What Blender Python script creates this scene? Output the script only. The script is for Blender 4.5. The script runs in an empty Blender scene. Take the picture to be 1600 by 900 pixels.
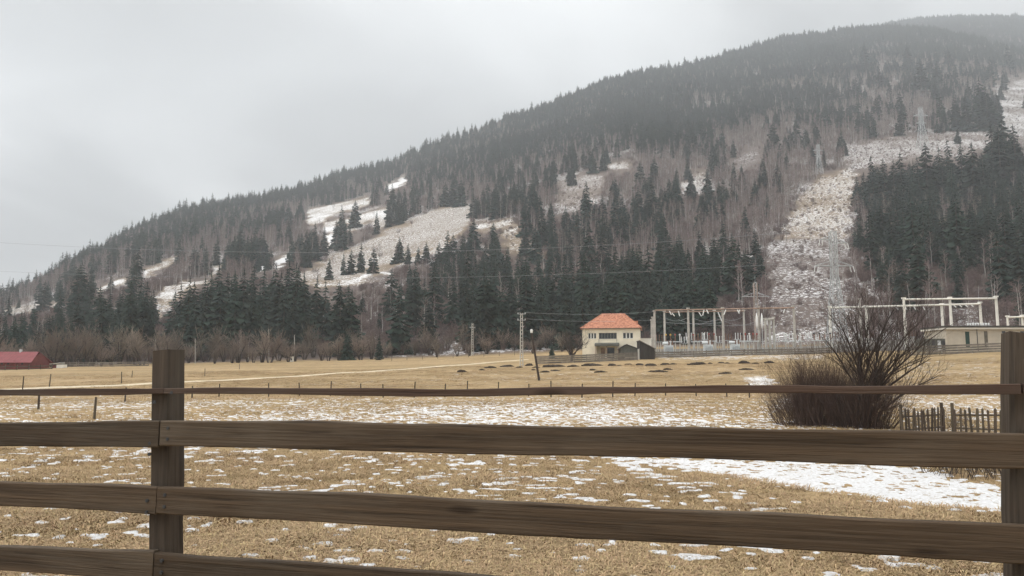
import bpy, bmesh, math, random
import numpy as np
from mathutils import Vector, Matrix

random.seed(7)
RNG = np.random.default_rng(11)
scene = bpy.context.scene
COL = scene.collection

# ------------------------------------------------------------------ camera
EYE = 1.6
FPX = 1180.0
PITCH = math.atan(130.0 / FPX)
cam_d = bpy.data.cameras.new('camera')
cam_d.sensor_width = 36.0
cam_d.lens = 36.0 * FPX / 1600.0
cam_d.clip_start = 0.05
cam_d.clip_end = 60000
cam = bpy.data.objects.new('camera', cam_d)
COL.objects.link(cam)
cam.location = (0, 0, EYE)
cam.rotation_euler = (math.pi / 2 + PITCH, 0, 0)
scene.camera = cam

# ------------------------------------------------------------------ sky, sun, exposure
SUN_AZ, SUN_EL = math.radians(-100), math.radians(40)
sun_dir = Vector((math.sin(SUN_AZ) * math.cos(SUN_EL), math.cos(SUN_AZ) * math.cos(SUN_EL), math.sin(SUN_EL)))
world = bpy.data.worlds.new('World')
scene.world = world
world.use_nodes = True
wt = world.node_tree
wt.nodes.clear()
def wn(t, **k):
    n = wt.nodes.new(t)
    for a, b in k.items():
        setattr(n, a, b)
    return n
def wm(op, a, b=None, c=None, clamp=False):
    n = wn('ShaderNodeMath', operation=op, use_clamp=clamp)
    for i, v in enumerate((a, b, c)):
        if v is None: continue
        if isinstance(v, (int, float)): n.inputs[i].default_value = v
        else: wt.links.new(v, n.inputs[i])
    return n.outputs[0]
w_out = wn('ShaderNodeOutputWorld')
w_bg = wn('ShaderNodeBackground')
w_bg.inputs['Strength'].default_value = 0.1
w_sky = wn('ShaderNodeTexSky', sky_type='NISHITA')
w_sky.sun_disc = False
w_sky.sun_elevation = SUN_EL
w_sky.sun_rotation = SUN_AZ
w_tc = wn('ShaderNodeTexCoord')
w_sep = wn('ShaderNodeSeparateXYZ')
wt.links.new(w_tc.outputs['Generated'], w_sep.inputs[0])
up = wm('MAXIMUM', w_sep.outputs[2], 0.0)
# an overcast layer: brighter towards the zenith and round the hidden sun, broken by soft cloud bellies
den = wm('ADD', up, 0.16)
cx = wm('DIVIDE', w_sep.outputs[0], den)
cy = wm('DIVIDE', w_sep.outputs[1], den)
w_comb = wn('ShaderNodeCombineXYZ')
wt.links.new(cx, w_comb.inputs[0]); wt.links.new(cy, w_comb.inputs[1])
w_n1 = wn('ShaderNodeTexNoise')
w_n1.inputs['Scale'].default_value = 0.75
w_n1.inputs['Detail'].default_value = 4.0
w_n1.inputs['Roughness'].default_value = 0.45
w_n1.inputs['Distortion'].default_value = 0.5
w_off = wn('ShaderNodeVectorMath', operation='ADD')
w_off.inputs[1].default_value = (7.3, 0.6, 0.0)
wt.links.new(w_comb.outputs[0], w_off.inputs[0])
wt.links.new(w_off.outputs[0], w_n1.inputs['Vector'])
belly = wn('ShaderNodeMapRange', interpolation_type='SMOOTHSTEP')
belly.inputs[1].default_value = 0.32; belly.inputs[2].default_value = 0.70
belly.inputs[3].default_value = 0.62; belly.inputs[4].default_value = 1.75
wt.links.new(w_n1.outputs[0], belly.inputs[0])
w_dot = wn('ShaderNodeVectorMath', operation='DOT_PRODUCT')
w_nrm = wn('ShaderNodeVectorMath', operation='NORMALIZE')
wt.links.new(w_tc.outputs['Generated'], w_nrm.inputs[0])
wt.links.new(w_nrm.outputs[0], w_dot.inputs[0])
w_dot.inputs[1].default_value = sun_dir
glow = wm('POWER', wm('MAXIMUM', w_dot.outputs['Value'], 0.0), 3.0)
lum = wm('ADD', wm('MULTIPLY', wm('POWER', up, 3.0), 4.4), 1.0)
lum = wm('ADD', lum, wm('MULTIPLY', glow, 1.2))
lum = wm('MULTIPLY', lum, belly.outputs[0])
lum = wm('MULTIPLY', lum, 4.6)
w_cl = wn('ShaderNodeVectorMath', operation='SCALE')
w_cl.inputs[0].default_value = (0.985, 1.0, 1.0)
wt.links.new(lum, w_cl.inputs['Scale'])
w_mix = wn('ShaderNodeMix', data_type='RGBA')
w_mix.inputs[0].default_value = 0.94
wt.links.new(w_sky.outputs[0], w_mix.inputs[6])
wt.links.new(w_cl.outputs[0], w_mix.inputs[7])
wt.links.new(w_mix.outputs[2], w_bg.inputs['Color'])
wt.links.new(w_bg.outputs[0], w_out.inputs['Surface'])

sl = bpy.data.lights.new('sun', 'SUN')
sl.energy = 1.5
sl.angle = math.radians(22)
sl.color = (1.0, 0.96, 0.9)
so = bpy.data.objects.new('sun', sl)
COL.objects.link(so)
so.rotation_euler = sun_dir.to_track_quat('Z', 'Y').to_euler()
so.location = (-50, 50, 200)

vs = scene.view_settings
vs.view_transform = 'Standard'
vs.look = 'None'
vs.gamma = 1.0
vs.exposure = 0.0
vs.use_curve_mapping = False
scene.cycles.max_bounces = 5
scene.cycles.diffuse_bounces = 2
scene.cycles.glossy_bounces = 2
scene.cycles.transmission_bounces = 2
scene.cycles.volume_bounces = 1
scene.cycles.use_denoising = True
scene.cycles.use_adaptive_sampling = True
scene.cycles.adaptive_threshold = 0.01

# ------------------------------------------------------------------ helpers: pixels, noise
CP, SP = math.cos(PITCH), math.sin(PITCH)
def ray(px, py):
    dx = (px - 800.0) / FPX
    dy = (450.0 - py) / FPX
    return Vector((dx, CP - dy * SP, SP + dy * CP))
def azel(px, py):
    d = ray(px, py)
    return math.atan2(d.x, d.y), d.z / math.hypot(d.x, d.y)
def at_depth(px, py, Y):
    d = ray(px, py)
    return Vector((0, 0, EYE)) + d * (Y / d.y)
def proj(X, Y, Z):
    zr = Z - EYE
    w = Y * CP + zr * SP
    u = -Y * SP + zr * CP
    w = np.where(w < 0.01, 0.01, w)
    return 800 + FPX * X / w, 450 - FPX * u / w
def smooth(a, b, x):
    t = np.clip((x - a) / (b - a), 0, 1)
    return t * t * (3 - 2 * t)

_tab = np.random.default_rng(5).random((256, 256))
def vnoise(x, y):
    xi = np.floor(x).astype(np.int64); yi = np.floor(y).astype(np.int64)
    fx = x - xi; fy = y - yi
    fx = fx * fx * (3 - 2 * fx); fy = fy * fy * (3 - 2 * fy)
    a = _tab[xi & 255, yi & 255]; b = _tab[(xi + 1) & 255, yi & 255]
    c = _tab[xi & 255, (yi + 1) & 255]; d = _tab[(xi + 1) & 255, (yi + 1) & 255]
    return (a * (1 - fx) + b * fx) * (1 - fy) + (c * (1 - fx) + d * fx) * fy
def fbm(x, y, oct=4, gain=0.5):
    s = 0; amp = 1; tot = 0
    for i in range(oct):
        s = s + amp * vnoise(x * 2 ** i + 17.3 * i, y * 2 ** i + 9.1 * i)
        tot += amp; amp *= gain
    return s / tot

# ------------------------------------------------------------------ terrain profile
RIDGE = [(-150, 500, 1000), (0, 476, 1050), (60, 450, 1100), (100, 425, 1100), (165, 393, 1150), (210, 370, 1200), (260, 350, 1250), (300, 337, 1300), (350, 325, 1350),
         (400, 317, 1400), (450, 306, 1400), (500, 292, 1400), (550, 281, 1450), (600, 265, 1450), (650, 246, 1500), (700, 226, 1500), (750, 207, 1550),
         (800, 188, 1600), (850, 169, 1650), (900, 152, 1700), (950, 133, 1750), (1000, 120, 1800), (1050, 112, 1850), (1100, 102, 1900), (1150, 88, 2000),
         (1200, 70, 2100), (1260, 62, 2200), (1300, 55, 2250), (1350, 50, 2300), (1400, 49, 2300), (1440, 50, 2300), (1480, 57, 2250), (1520, 66, 2200),
         (1560, 76, 2150), (1600, 86, 2100), (1700, 110, 2000), (1900, 170, 1900)]
FOOT = [(-100, 576, 245), (0, 574, 245), (130, 571, 245), (300, 568, 245), (400, 565, 245), (600, 561, 240), (750, 555, 235), (850, 551, 235), (1000, 543, 235), (1250, 541, 235),
        (1600, 534, 235), (1800, 532, 235)]
FAR = [(1250, 110, 3300), (1320, 70, 3300), (1380, 42, 3300), (1440, 33, 3300), (1500, 30, 3300), (1600, 30, 3300), (1750, 34, 3300), (1900, 60, 3300)]
AZT = np.radians(np.arange(-180, 180.01, 0.1))
def table(knots, what):
    a, v = [], []
    for (x, y, r) in knots:
        az, e = azel(x, y)
        a.append(az); v.append(r if what == 'r' else EYE + e * r)
    t = np.interp(AZT, a, v)
    k = np.exp(-0.5 * (np.arange(-15, 16) / 5.0) ** 2); k /= k.sum()
    return np.convolve(np.pad(t, 15, mode='edge'), k, 'valid')
T_R1, T_Z1 = table(RIDGE, 'r'), table(RIDGE, 'z')
T_RB, T_ZB = table(FOOT, 'r'), table(FOOT, 'z')
T_Z2 = table(FAR, 'z')
T_Z2 = np.where(AZT < math.radians(12), -500, T_Z2)
_fade = smooth(math.radians(115), math.radians(70), np.abs(AZT))
T_Z1 = 10 + (T_Z1 - 10) * _fade
T_ZB = 0 + T_ZB * _fade
T_Z2 = T_Z2 * _fade
# near bank along the fence: its edge, in pixels on the bank's level
BANK_Z, FIELD_Z = EYE - 1.45, EYE - 2.2
_ba, _br = [], []
for (x, y) in [(-900, 760), (0, 700), (400, 700), (700, 703), (940, 713), (1080, 735), (1200, 757), (1400, 790), (1600, 808), (2200, 850)]:
    az, e = azel(x, y)
    _ba.append(az); _br.append(-1.45 / e)
T_BE = np.interp(AZT, _ba, _br)
T_BW = np.interp(AZT, [azel(500, 700)[0], azel(900, 700)[0], azel(1080, 735)[0]], [22.0, 9.0, 1.7])
def ground(X, Y, detail=True):
    X = np.asarray(X, float); Y = np.asarray(Y, float)
    r = np.hypot(X, Y); az = np.arctan2(X, Y)
    I = lambda t: np.interp(az, AZT, t)
    be, bw = I(T_BE), I(T_BW)
    z = BANK_Z + (FIELD_Z - BANK_Z) * smooth(0, 1, (r - be) / bw)
    rb, zb, r1, z1 = I(T_RB), I(T_ZB), I(T_R1), I(T_Z1)
    t = np.clip((r - 62) / (rb - 62), 0, 1)
    zf = FIELD_Z + 0.1
    z = np.where(r > 62, zf + (zb - zf) * t ** 1.5, z + 0.1 * smooth(30, 62, r))
    tm = np.clip((r - rb) / (r1 - rb), 0, 1)
    zm = zb + (z1 - zb) * tm ** 1.2
    zm = np.where(r > r1, np.maximum(z1 - 0.42 * (r - r1), -20 + 0 * r), zm)
    z = np.where(r > rb, zm, z)
    z2 = I(T_Z2) - 0.5 * np.abs(r - 3300)
    z = np.where(r > r1, np.maximum(z, z2), z)
    if detail:
        amp = np.clip((r - rb) * 0.05, 0, 11)
        z = z + amp * (fbm(X / 150.0 + 50, Y / 150.0 + 50, 4) - 0.5) * 1.6 * (1 - 0.6 * smooth(0.8, 1, tm))
        z = z + 0.35 * (fbm(X / 14.0 + 80, Y / 14.0 + 80, 3) - 0.5) * smooth(14, 40, r)
        z = z + 0.10 * (fbm(X / 1.6 + 20, Y / 1.6 + 20, 3) - 0.5) * smooth(80, 30, r)
    return z
def gz(x, y): return float(ground(np.array([x]), np.array([y]))[0])
_rs = np.geomspace(3.5, 4500, 6000)
def hit(px, py):
    d = ray(px, py); h = math.hypot(d.x, d.y)
    X = d.x / h * _rs; Y = d.y / h * _rs; Z = EYE + d.z / h * _rs
    below = Z <= ground(X, Y)
    i = int(np.argmax(below)) if below.any() else len(_rs) - 1
    return Vector((X[i], Y[i], gz(X[i], Y[i])))
def on_ring(px, r):
    """the ground under pixel column px at distance r"""
    d = ray(px, 560); h = math.hypot(d.x, d.y)
    return Vector((d.x / h * r, d.y / h * r, gz(d.x / h * r, d.y / h * r)))
def on_ground(px, Y):
    """the ground under pixel column px at depth Y"""
    d = ray(px, 560); x = d.x / d.y * Y
    return Vector((x, Y, gz(x, Y)))

# ------------------------------------------------------------------ materials
MATS = {}
def mat(name, col, rough=0.85, var=0.25, scale=3.0, bump=0.0, bscale=None, col2=None, rand=0.0, metallic=0.0, stretch=None, detail=4.0, coords='Object', spec=0.3):
    if name in MATS: return MATS[name]
    m = bpy.data.materials.new(name); m.use_nodes = True
    nt = m.node_tree; b = nt.nodes['Principled BSDF']
    b.inputs['Roughness'].default_value = rough
    b.inputs['Metallic'].default_value = metallic
    b.inputs['Specular IOR Level'].default_value = spec
    tc = nt.nodes.new('ShaderNodeTexCoord')
    mp = nt.nodes.new('ShaderNodeMapping')
    if stretch: mp.inputs['Scale'].default_value = stretch
    nt.links.new(tc.outputs[coords], mp.inputs[0])
    n = nt.nodes.new('ShaderNodeTexNoise')
    n.inputs['Scale'].default_value = scale; n.inputs['Detail'].default_value = detail; n.inputs['Roughness'].default_value = 0.62
    nt.links.new(mp.outputs[0], n.inputs['Vector'])
    rp = nt.nodes.new('ShaderNodeValToRGB')
    rp.color_ramp.elements[0].position = 0.3; rp.color_ramp.elements[1].position = 0.72
    c2 = col2 or tuple(min(1, c * (1 + var)) for c in col)
    c1 = tuple(c * (1 - var) for c in col)
    rp.color_ramp.elements[0].color = (*c1, 1); rp.color_ramp.elements[1].color = (*c2, 1)
    nt.links.new(n.outputs[0], rp.inputs[0])
    last = rp.outputs[0]
    if rand > 0:
        oi = nt.nodes.new('ShaderNodeObjectInfo')
        hs = nt.nodes.new('ShaderNodeHueSaturation')
        mr = nt.nodes.new('ShaderNodeMapRange'); mr.inputs[3].default_value = 1 - rand; mr.inputs[4].default_value = 1 + rand
        nt.links.new(oi.outputs['Random'], mr.inputs[0])
        nt.links.new(mr.outputs[0], hs.inputs['Value'])
        fr = nt.nodes.new('ShaderNodeMath'); fr.operation = 'FRACT'
        ml = nt.nodes.new('ShaderNodeMath'); ml.operation = 'MULTIPLY'; ml.inputs[1].default_value = 17.0
        nt.links.new(oi.outputs['Random'], ml.inputs[0]); nt.links.new(ml.outputs[0], fr.inputs[0])
        mh = nt.nodes.new('ShaderNodeMapRange'); mh.inputs[3].default_value = 0.5 - rand * 0.05; mh.inputs[4].default_value = 0.5 + rand * 0.05
        nt.links.new(fr.outputs[0], mh.inputs[0]); nt.links.new(mh.outputs[0], hs.inputs['Hue'])
        nt.links.new(last, hs.inputs['Color']); last = hs.outputs[0]
    nt.links.new(last, b.inputs['Base Color'])
    if bump > 0:
        n2 = nt.nodes.new('ShaderNodeTexNoise'); n2.inputs['Scale'].default_value = bscale or scale * 3; n2.inputs['Detail'].default_value = 4
        nt.links.new(mp.outputs[0], n2.inputs['Vector'])
        bp = nt.nodes.new('ShaderNodeBump'); bp.inputs['Strength'].default_value = 1.0; bp.inputs['Distance'].default_value = bump
        nt.links.new(n2.outputs[0], bp.inputs['Height']); nt.links.new(bp.outputs[0], b.inputs['Normal'])
    MATS[name] = m
    return m

M_NEEDLE = mat('spruce_needles', (0.014, 0.027, 0.019), 0.8, 0.4, 0.6, rand=0.35, spec=0.2)
M_BARK = mat('spruce_bark', (0.075, 0.058, 0.048), 0.9, 0.3, 2.0)
M_BIRCH = mat('birch_bark', (0.42, 0.39, 0.36), 0.8, 0.35, 1.2, rand=0.25)
M_TWIG = mat('birch_twigs', (0.25, 0.185, 0.170), 0.9, 0.25, 0.4, rand=0.28)
M_BRUSH = mat('brushwood_twigs', (0.20, 0.142, 0.130), 0.9, 0.25, 0.5, rand=0.3)
M_WILLOW = mat('willow_twigs', (0.265, 0.212, 0.172), 0.9, 0.25, 0.5, rand=0.25)
M_DARKTWIG = mat('dark_branches', (0.060, 0.045, 0.038), 0.9, 0.35, 4.0)
def wood(name, dark, light, grey, along, rand=0.2, crack=0.55):
    m = bpy.data.materials.new(name); m.use_nodes = True; nt = m.node_tree; b = nt.nodes['Principled BSDF']; L = nt.links.new
    b.inputs['Roughness'].default_value = 0.78; b.inputs['Specular IOR Level'].default_value = 0.25
    tc = nt.nodes.new('ShaderNodeTexCoord'); oi = nt.nodes.new('ShaderNodeObjectInfo')
    of = nt.nodes.new('ShaderNodeVectorMath'); of.operation = 'MULTIPLY_ADD'
    cb = nt.nodes.new('ShaderNodeCombineXYZ')
    for q in range(3): L(oi.outputs['Random'], cb.inputs[q])
    L(cb.outputs[0], of.inputs[0]); of.inputs[1].default_value = (37, 23, 51); L(tc.outputs['Object'], of.inputs[2])
    def noise(sc, det, rough=0.6, dist=0.0):
        mp = nt.nodes.new('ShaderNodeMapping'); mp.inputs['Scale'].default_value = sc; L(of.outputs[0], mp.inputs[0])
        n = nt.nodes.new('ShaderNodeTexNoise'); n.inputs['Scale'].default_value = 1.0; n.inputs['Detail'].default_value = det; n.inputs['Roughness'].default_value = rough; n.inputs['Distortion'].default_value = dist
        L(mp.outputs[0], n.inputs['Vector']); return n.outputs[0]
    st = lambda a, c: (a, c, c) if along == 'x' else (c, c, a)
    def ramp(f, p0, c0, p1, c1):
        r = nt.nodes.new('ShaderNodeValToRGB'); e = r.color_ramp.elements
        e[0].position, e[0].color, e[1].position, e[1].color = p0, (*c0, 1), p1, (*c1, 1); L(f, r.inputs[0]); return r.outputs[0]
    def mix(f, a, c, mode='MIX'):
        n = nt.nodes.new('ShaderNodeMix'); n.data_type = 'RGBA'; n.blend_type = mode
        if isinstance(f, float): n.inputs[0].default_value = f
        else: L(f, n.inputs[0])
        L(a, n.inputs[6]); L(c, n.inputs[7]); return n.outputs[2]
    g = noise(st(0.8, 34), 9, 0.68, 0.6)
    col = ramp(g, 0.30, dark, 0.70, light)
    big = noise(st(1.1, 4.0), 5, 0.6)
    gr = nt.nodes.new('ShaderNodeRGB'); gr.outputs[0].default_value = (*grey, 1)
    bm = nt.nodes.new('ShaderNodeMapRange'); L(big, bm.inputs[0]); bm.inputs[1].default_value = 0.46; bm.inputs[2].default_value = 0.72; bm.inputs[4].default_value = 0.75
    col = mix(bm.outputs[0], col, gr.outputs[0])
    ck = noise(st(1.6, 60), 4, 0.55, 0.3)
    cm = ramp(ck, 0.30, (0.25, 0.25, 0.25), 0.40, (1, 1, 1))
    col = mix(crack, col, cm, 'MULTIPLY')
    mv = nt.nodes.new('ShaderNodeMapping'); mv.inputs['Scale'].default_value = st(1.3, 5.5); L(of.outputs[0], mv.inputs[0])
    vo = nt.nodes.new('ShaderNodeTexVoronoi'); vo.inputs['Scale'].default_value = 1.0; L(mv.outputs[0], vo.inputs['Vector'])
    col = mix(0.8, col, ramp(vo.outputs['Distance'], 0.06, (0.3, 0.25, 0.2), 0.13, (1, 1, 1)), 'MULTIPLY')
    hs = nt.nodes.new('ShaderNodeHueSaturation'); mr = nt.nodes.new('ShaderNodeMapRange'); mr.inputs[3].default_value = 1 - rand; mr.inputs[4].default_value = 1 + rand
    L(oi.outputs['Random'], mr.inputs[0]); L(mr.outputs[0], hs.inputs['Value']); L(col, hs.inputs['Color']); L(hs.outputs[0], b.inputs['Base Color'])
    bp = nt.nodes.new('ShaderNodeBump'); bp.inputs['Distance'].default_value = 0.006; L(ck, bp.inputs['Height'])
    bp2 = nt.nodes.new('ShaderNodeBump'); bp2.inputs['Distance'].default_value = 0.004; L(g, bp2.inputs['Height']); L(bp.outputs[0], bp2.inputs['Normal']); L(bp2.outputs[0], b.inputs['Normal'])
    MATS[name] = m; return m
M_RAIL = wood('weathered_rail_wood', (0.030, 0.020, 0.012), (0.100, 0.067, 0.041), (0.105, 0.083, 0.060), 'x', 0.2)
M_REDRAIL = wood('reddish_rail_wood', (0.050, 0.030, 0.021), (0.102, 0.064, 0.046), (0.085, 0.066, 0.053), 'x', 0.1)
M_POSTW = wood('weathered_post_wood', (0.036, 0.027, 0.020), (0.100, 0.076, 0.056), (0.098, 0.086, 0.070), 'z', 0.1)
M_GREYWOOD = mat('grey_boards', (0.19, 0.165, 0.135), 0.85, 0.35, 1.5, rand=0.25)
M_PICKET = mat('dark_pickets', (0.085, 0.066, 0.048), 0.85, 0.35, 5.0, rand=0.3, stretch=(6, 6, 1))
M_CONC = mat('pale_concrete', (0.50, 0.475, 0.43), 0.85, 0.2, 1.2)
M_CONCG = mat('grey_concrete', (0.44, 0.41, 0.37), 0.85, 0.25, 1.2)
M_STEEL = mat('galvanised_steel', (0.46, 0.47, 0.47), 0.55, 0.2, 1.0, metallic=0.25)
M_RUST = mat('rusty_steel', (0.36, 0.25, 0.19), 0.8, 0.35, 1.0)
M_GREYP = mat('grey_paint', (0.62, 0.64, 0.64), 0.5, 0.12, 1.0)
M_DARKP = mat('dark_metal', (0.05, 0.052, 0.055), 0.6, 0.2, 2.0)
M_RED = mat('red_enamel', (0.30, 0.05, 0.04), 0.45, 0.15, 2.0)
M_YEL = mat('yellow_enamel', (0.65, 0.40, 0.06), 0.45, 0.15, 2.0)
M_WHITE = mat('white_porcelain', (0.76, 0.76, 0.74), 0.35, 0.06, 2.0)
M_BROWNP = mat('brown_porcelain', (0.20, 0.10, 0.06), 0.35, 0.2, 2.0)
M_PLASTER = mat('cream_plaster', (0.84, 0.76, 0.60), 0.9, 0.13, 0.5, detail=8.0, bump=0.01, bscale=3.0)
M_PLASTW = mat('white_plaster', (0.80, 0.77, 0.70), 0.9, 0.08, 0.7)
M_TILE = mat('orange_roof_tiles', (0.38, 0.135, 0.07), 0.85, 0.42, 2.2, detail=9.0, bump=0.04, bscale=3.2, col2=(0.66, 0.31, 0.20))
M_GLASS = mat('dark_window_glass', (0.025, 0.03, 0.034), 0.12, 0.2, 2.0, spec=0.6)
M_FRAME = mat('white_window_frames', (0.66, 0.65, 0.60), 0.6, 0.1, 2.0)
M_GFRAME = mat('grey_green_frames', (0.17, 0.17, 0.15), 0.7, 0.2, 2.0)
M_BLACKWOOD = mat('blackened_boards', (0.042, 0.036, 0.032), 0.85, 0.4, 2.0, stretch=(6, 6, 0.6), rand=0.25)
M_BARN = mat('dark_red_sheet_roof', (0.20, 0.042, 0.045), 0.6, 0.2, 0.8)
M_BARNW = mat('red_painted_boards', (0.16, 0.040, 0.038), 0.8, 0.25, 1.0)
M_SOIL = mat('dark_manure', (0.040, 0.029, 0.022), 0.95, 0.4, 3.0, bump=0.06, bscale=5.0)
M_BUILD = mat('beige_render', (0.52, 0.46, 0.37), 0.9, 0.12, 0.5)
M_SLAB = mat('bitumen_roof', (0.07, 0.065, 0.06), 0.9, 0.3, 1.0)
M_GREEN = mat('dark_green_door', (0.022, 0.055, 0.045), 0.6, 0.15, 2.0)
M_WIRE = mat('aluminium_cable', (0.38, 0.39, 0.40), 0.5, 0.1, 1.0)
M_TRACK = mat('pale_track_gravel', (0.56, 0.47, 0.34), 0.95, 0.25, 0.8, bump=0.02, bscale=4.0)
M_GRASS = mat('dry_grass_blades', (0.35, 0.235, 0.12), 0.85, 0.35, 12.0, rand=0.28, col2=(0.52, 0.375, 0.215))

# ------------------------------------------------------------------ mesh builder
class MB:
    def __init__(s): s.v = []; s.f = []
    def add(s, verts, faces):
        o = len(s.v); s.v += [tuple(p) for p in verts]; s.f += [tuple(i + o for i in f) for f in faces]; return s
    def box(s, x0, x1, y0, y1, z0, z1):
        return s.add([(x0, y0, z0), (x1, y0, z0), (x1, y1, z0), (x0, y1, z0), (x0, y0, z1), (x1, y0, z1), (x1, y1, z1), (x0, y1, z1)],
                     [(3, 2, 1, 0), (4, 5, 6, 7), (0, 1, 5, 4), (1, 2, 6, 5), (2, 3, 7, 6), (3, 0, 4, 7)])
    def tube(s, pts, rads, n=6, cap=True):
        pts = [Vector(p) for p in pts]
        vs_, fs = [], []
        for i, p in enumerate(pts):
            d = (pts[min(i + 1, len(pts) - 1)] - pts[max(i - 1, 0)])
            d = d.normalized() if d.length > 1e-9 else Vector((0, 0, 1))
            a = d.cross(Vector((0, 0, 1)) if abs(d.z) < 0.95 else Vector((1, 0, 0))).normalized()
            b = d.cross(a)
            for k in range(n):
                t = 2 * math.pi * k / n
                vs_.append(p + (a * math.cos(t) + b * math.sin(t)) * rads[i])
        for i in range(len(pts) - 1):
            for k in range(n):
                k2 = (k + 1) % n
                fs.append((i * n + k, i * n + k2, (i + 1) * n + k2, (i + 1) * n + k))
        if cap:
            fs.append(tuple(range(n - 1, -1, -1))); fs.append(tuple(range((len(pts) - 1) * n, len(pts) * n)))
        return s.add(vs_, fs)
    def bar(s, a, b, w): return s.tube([a, b], [w, w], 4)
    def lathe(s, cx, cy, prof, n=10):
        return s.tube([(cx, cy, z) for (r, z) in prof], [max(r, 0.001) for (r, z) in prof], n)
    def mesh(s, name, m, smooth_=False):
        me = bpy.data.meshes.new(name); me.from_pydata(s.v, [], s.f); me.update()
        if m: me.materials.append(m)
        if smooth_: me.polygons.foreach_set('use_smooth', [True] * len(me.polygons))
        return me
    def build(s, name, m, parent=None, smooth_=False):
        o = bpy.data.objects.new(name, s.mesh(name, m, smooth_)); COL.objects.link(o)
        if parent is not None: o.parent = parent
        return o
def tag(o, label, cat, group=None, kind=None):
    if label: o['label'] = label
    if cat: o['category'] = cat
    if group: o['group'] = group
    if kind: o['kind'] = kind
    return o
def thing(name, label, cat, loc=(0, 0, 0), rz=0.0, group=None):
    o = bpy.data.objects.new(name, None); COL.objects.link(o)
    o.location = loc; o.rotation_euler = (0, 0, rz); o.empty_display_size = 0.3
    return tag(o, label, cat, group)
def inst(name, me, parent=None, loc=(0, 0, 0), rot=(0, 0, 0), scl=(1, 1, 1)):
    o = bpy.data.objects.new(name, me); COL.objects.link(o)
    o.location = loc; o.rotation_euler = rot; o.scale = scl
    if parent is not None: o.parent = parent
    return o
ONES = ['', 'first', 'second', 'third', 'fourth', 'fifth', 'sixth', 'seventh', 'eighth', 'ninth', 'tenth', 'eleventh', 'twelfth', 'thirteenth', 'fourteenth',
        'fifteenth', 'sixteenth', 'seventeenth', 'eighteenth', 'nineteenth']
TENS = {2: ('twentieth', 'twenty'), 3: ('thirtieth', 'thirty'), 4: ('fortieth', 'forty'), 5: ('fiftieth', 'fifty'), 6: ('sixtieth', 'sixty'), 7: ('seventieth', 'seventy'), 8: ('eightieth', 'eighty'), 9: ('ninetieth', 'ninety')}
def ordinal(n):
    if n < 20: return ONES[n]
    if n >= 100: return 'hundred-and-' + (ordinal(n - 100) if n > 100 else 'none')
    t, u = divmod(n, 10)
    return TENS[t][0] if u == 0 else TENS[t][1] + '-' + ONES[u]

# ------------------------------------------------------------------ polygons seen in the photograph: snow and clearings on the slope
def poly_sd(px, py, poly):
    """signed distance in pixels, negative inside"""
    P = np.array(poly, float); n = len(P)
    d2 = np.full(px.shape, 1e18); inside = np.zeros(px.shape, bool)
    for i in range(n):
        ax, ay = P[i]; bx, by = P[(i + 1) % n]
        ex, ey = bx - ax, by - ay
        t = np.clip(((px - ax) * ex + (py - ay) * ey) / (ex * ex + ey * ey + 1e-9), 0, 1)
        d2 = np.minimum(d2, (px - ax - t * ex) ** 2 + (py - ay - t * ey) ** 2)
        c = ((ay > py) != (by > py)) & (px < (bx - ax) * (py - ay) / (by - ay + 1e-12) + ax)
        inside ^= c
    d = np.sqrt(d2)
    return np.where(inside, -d, d)
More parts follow.
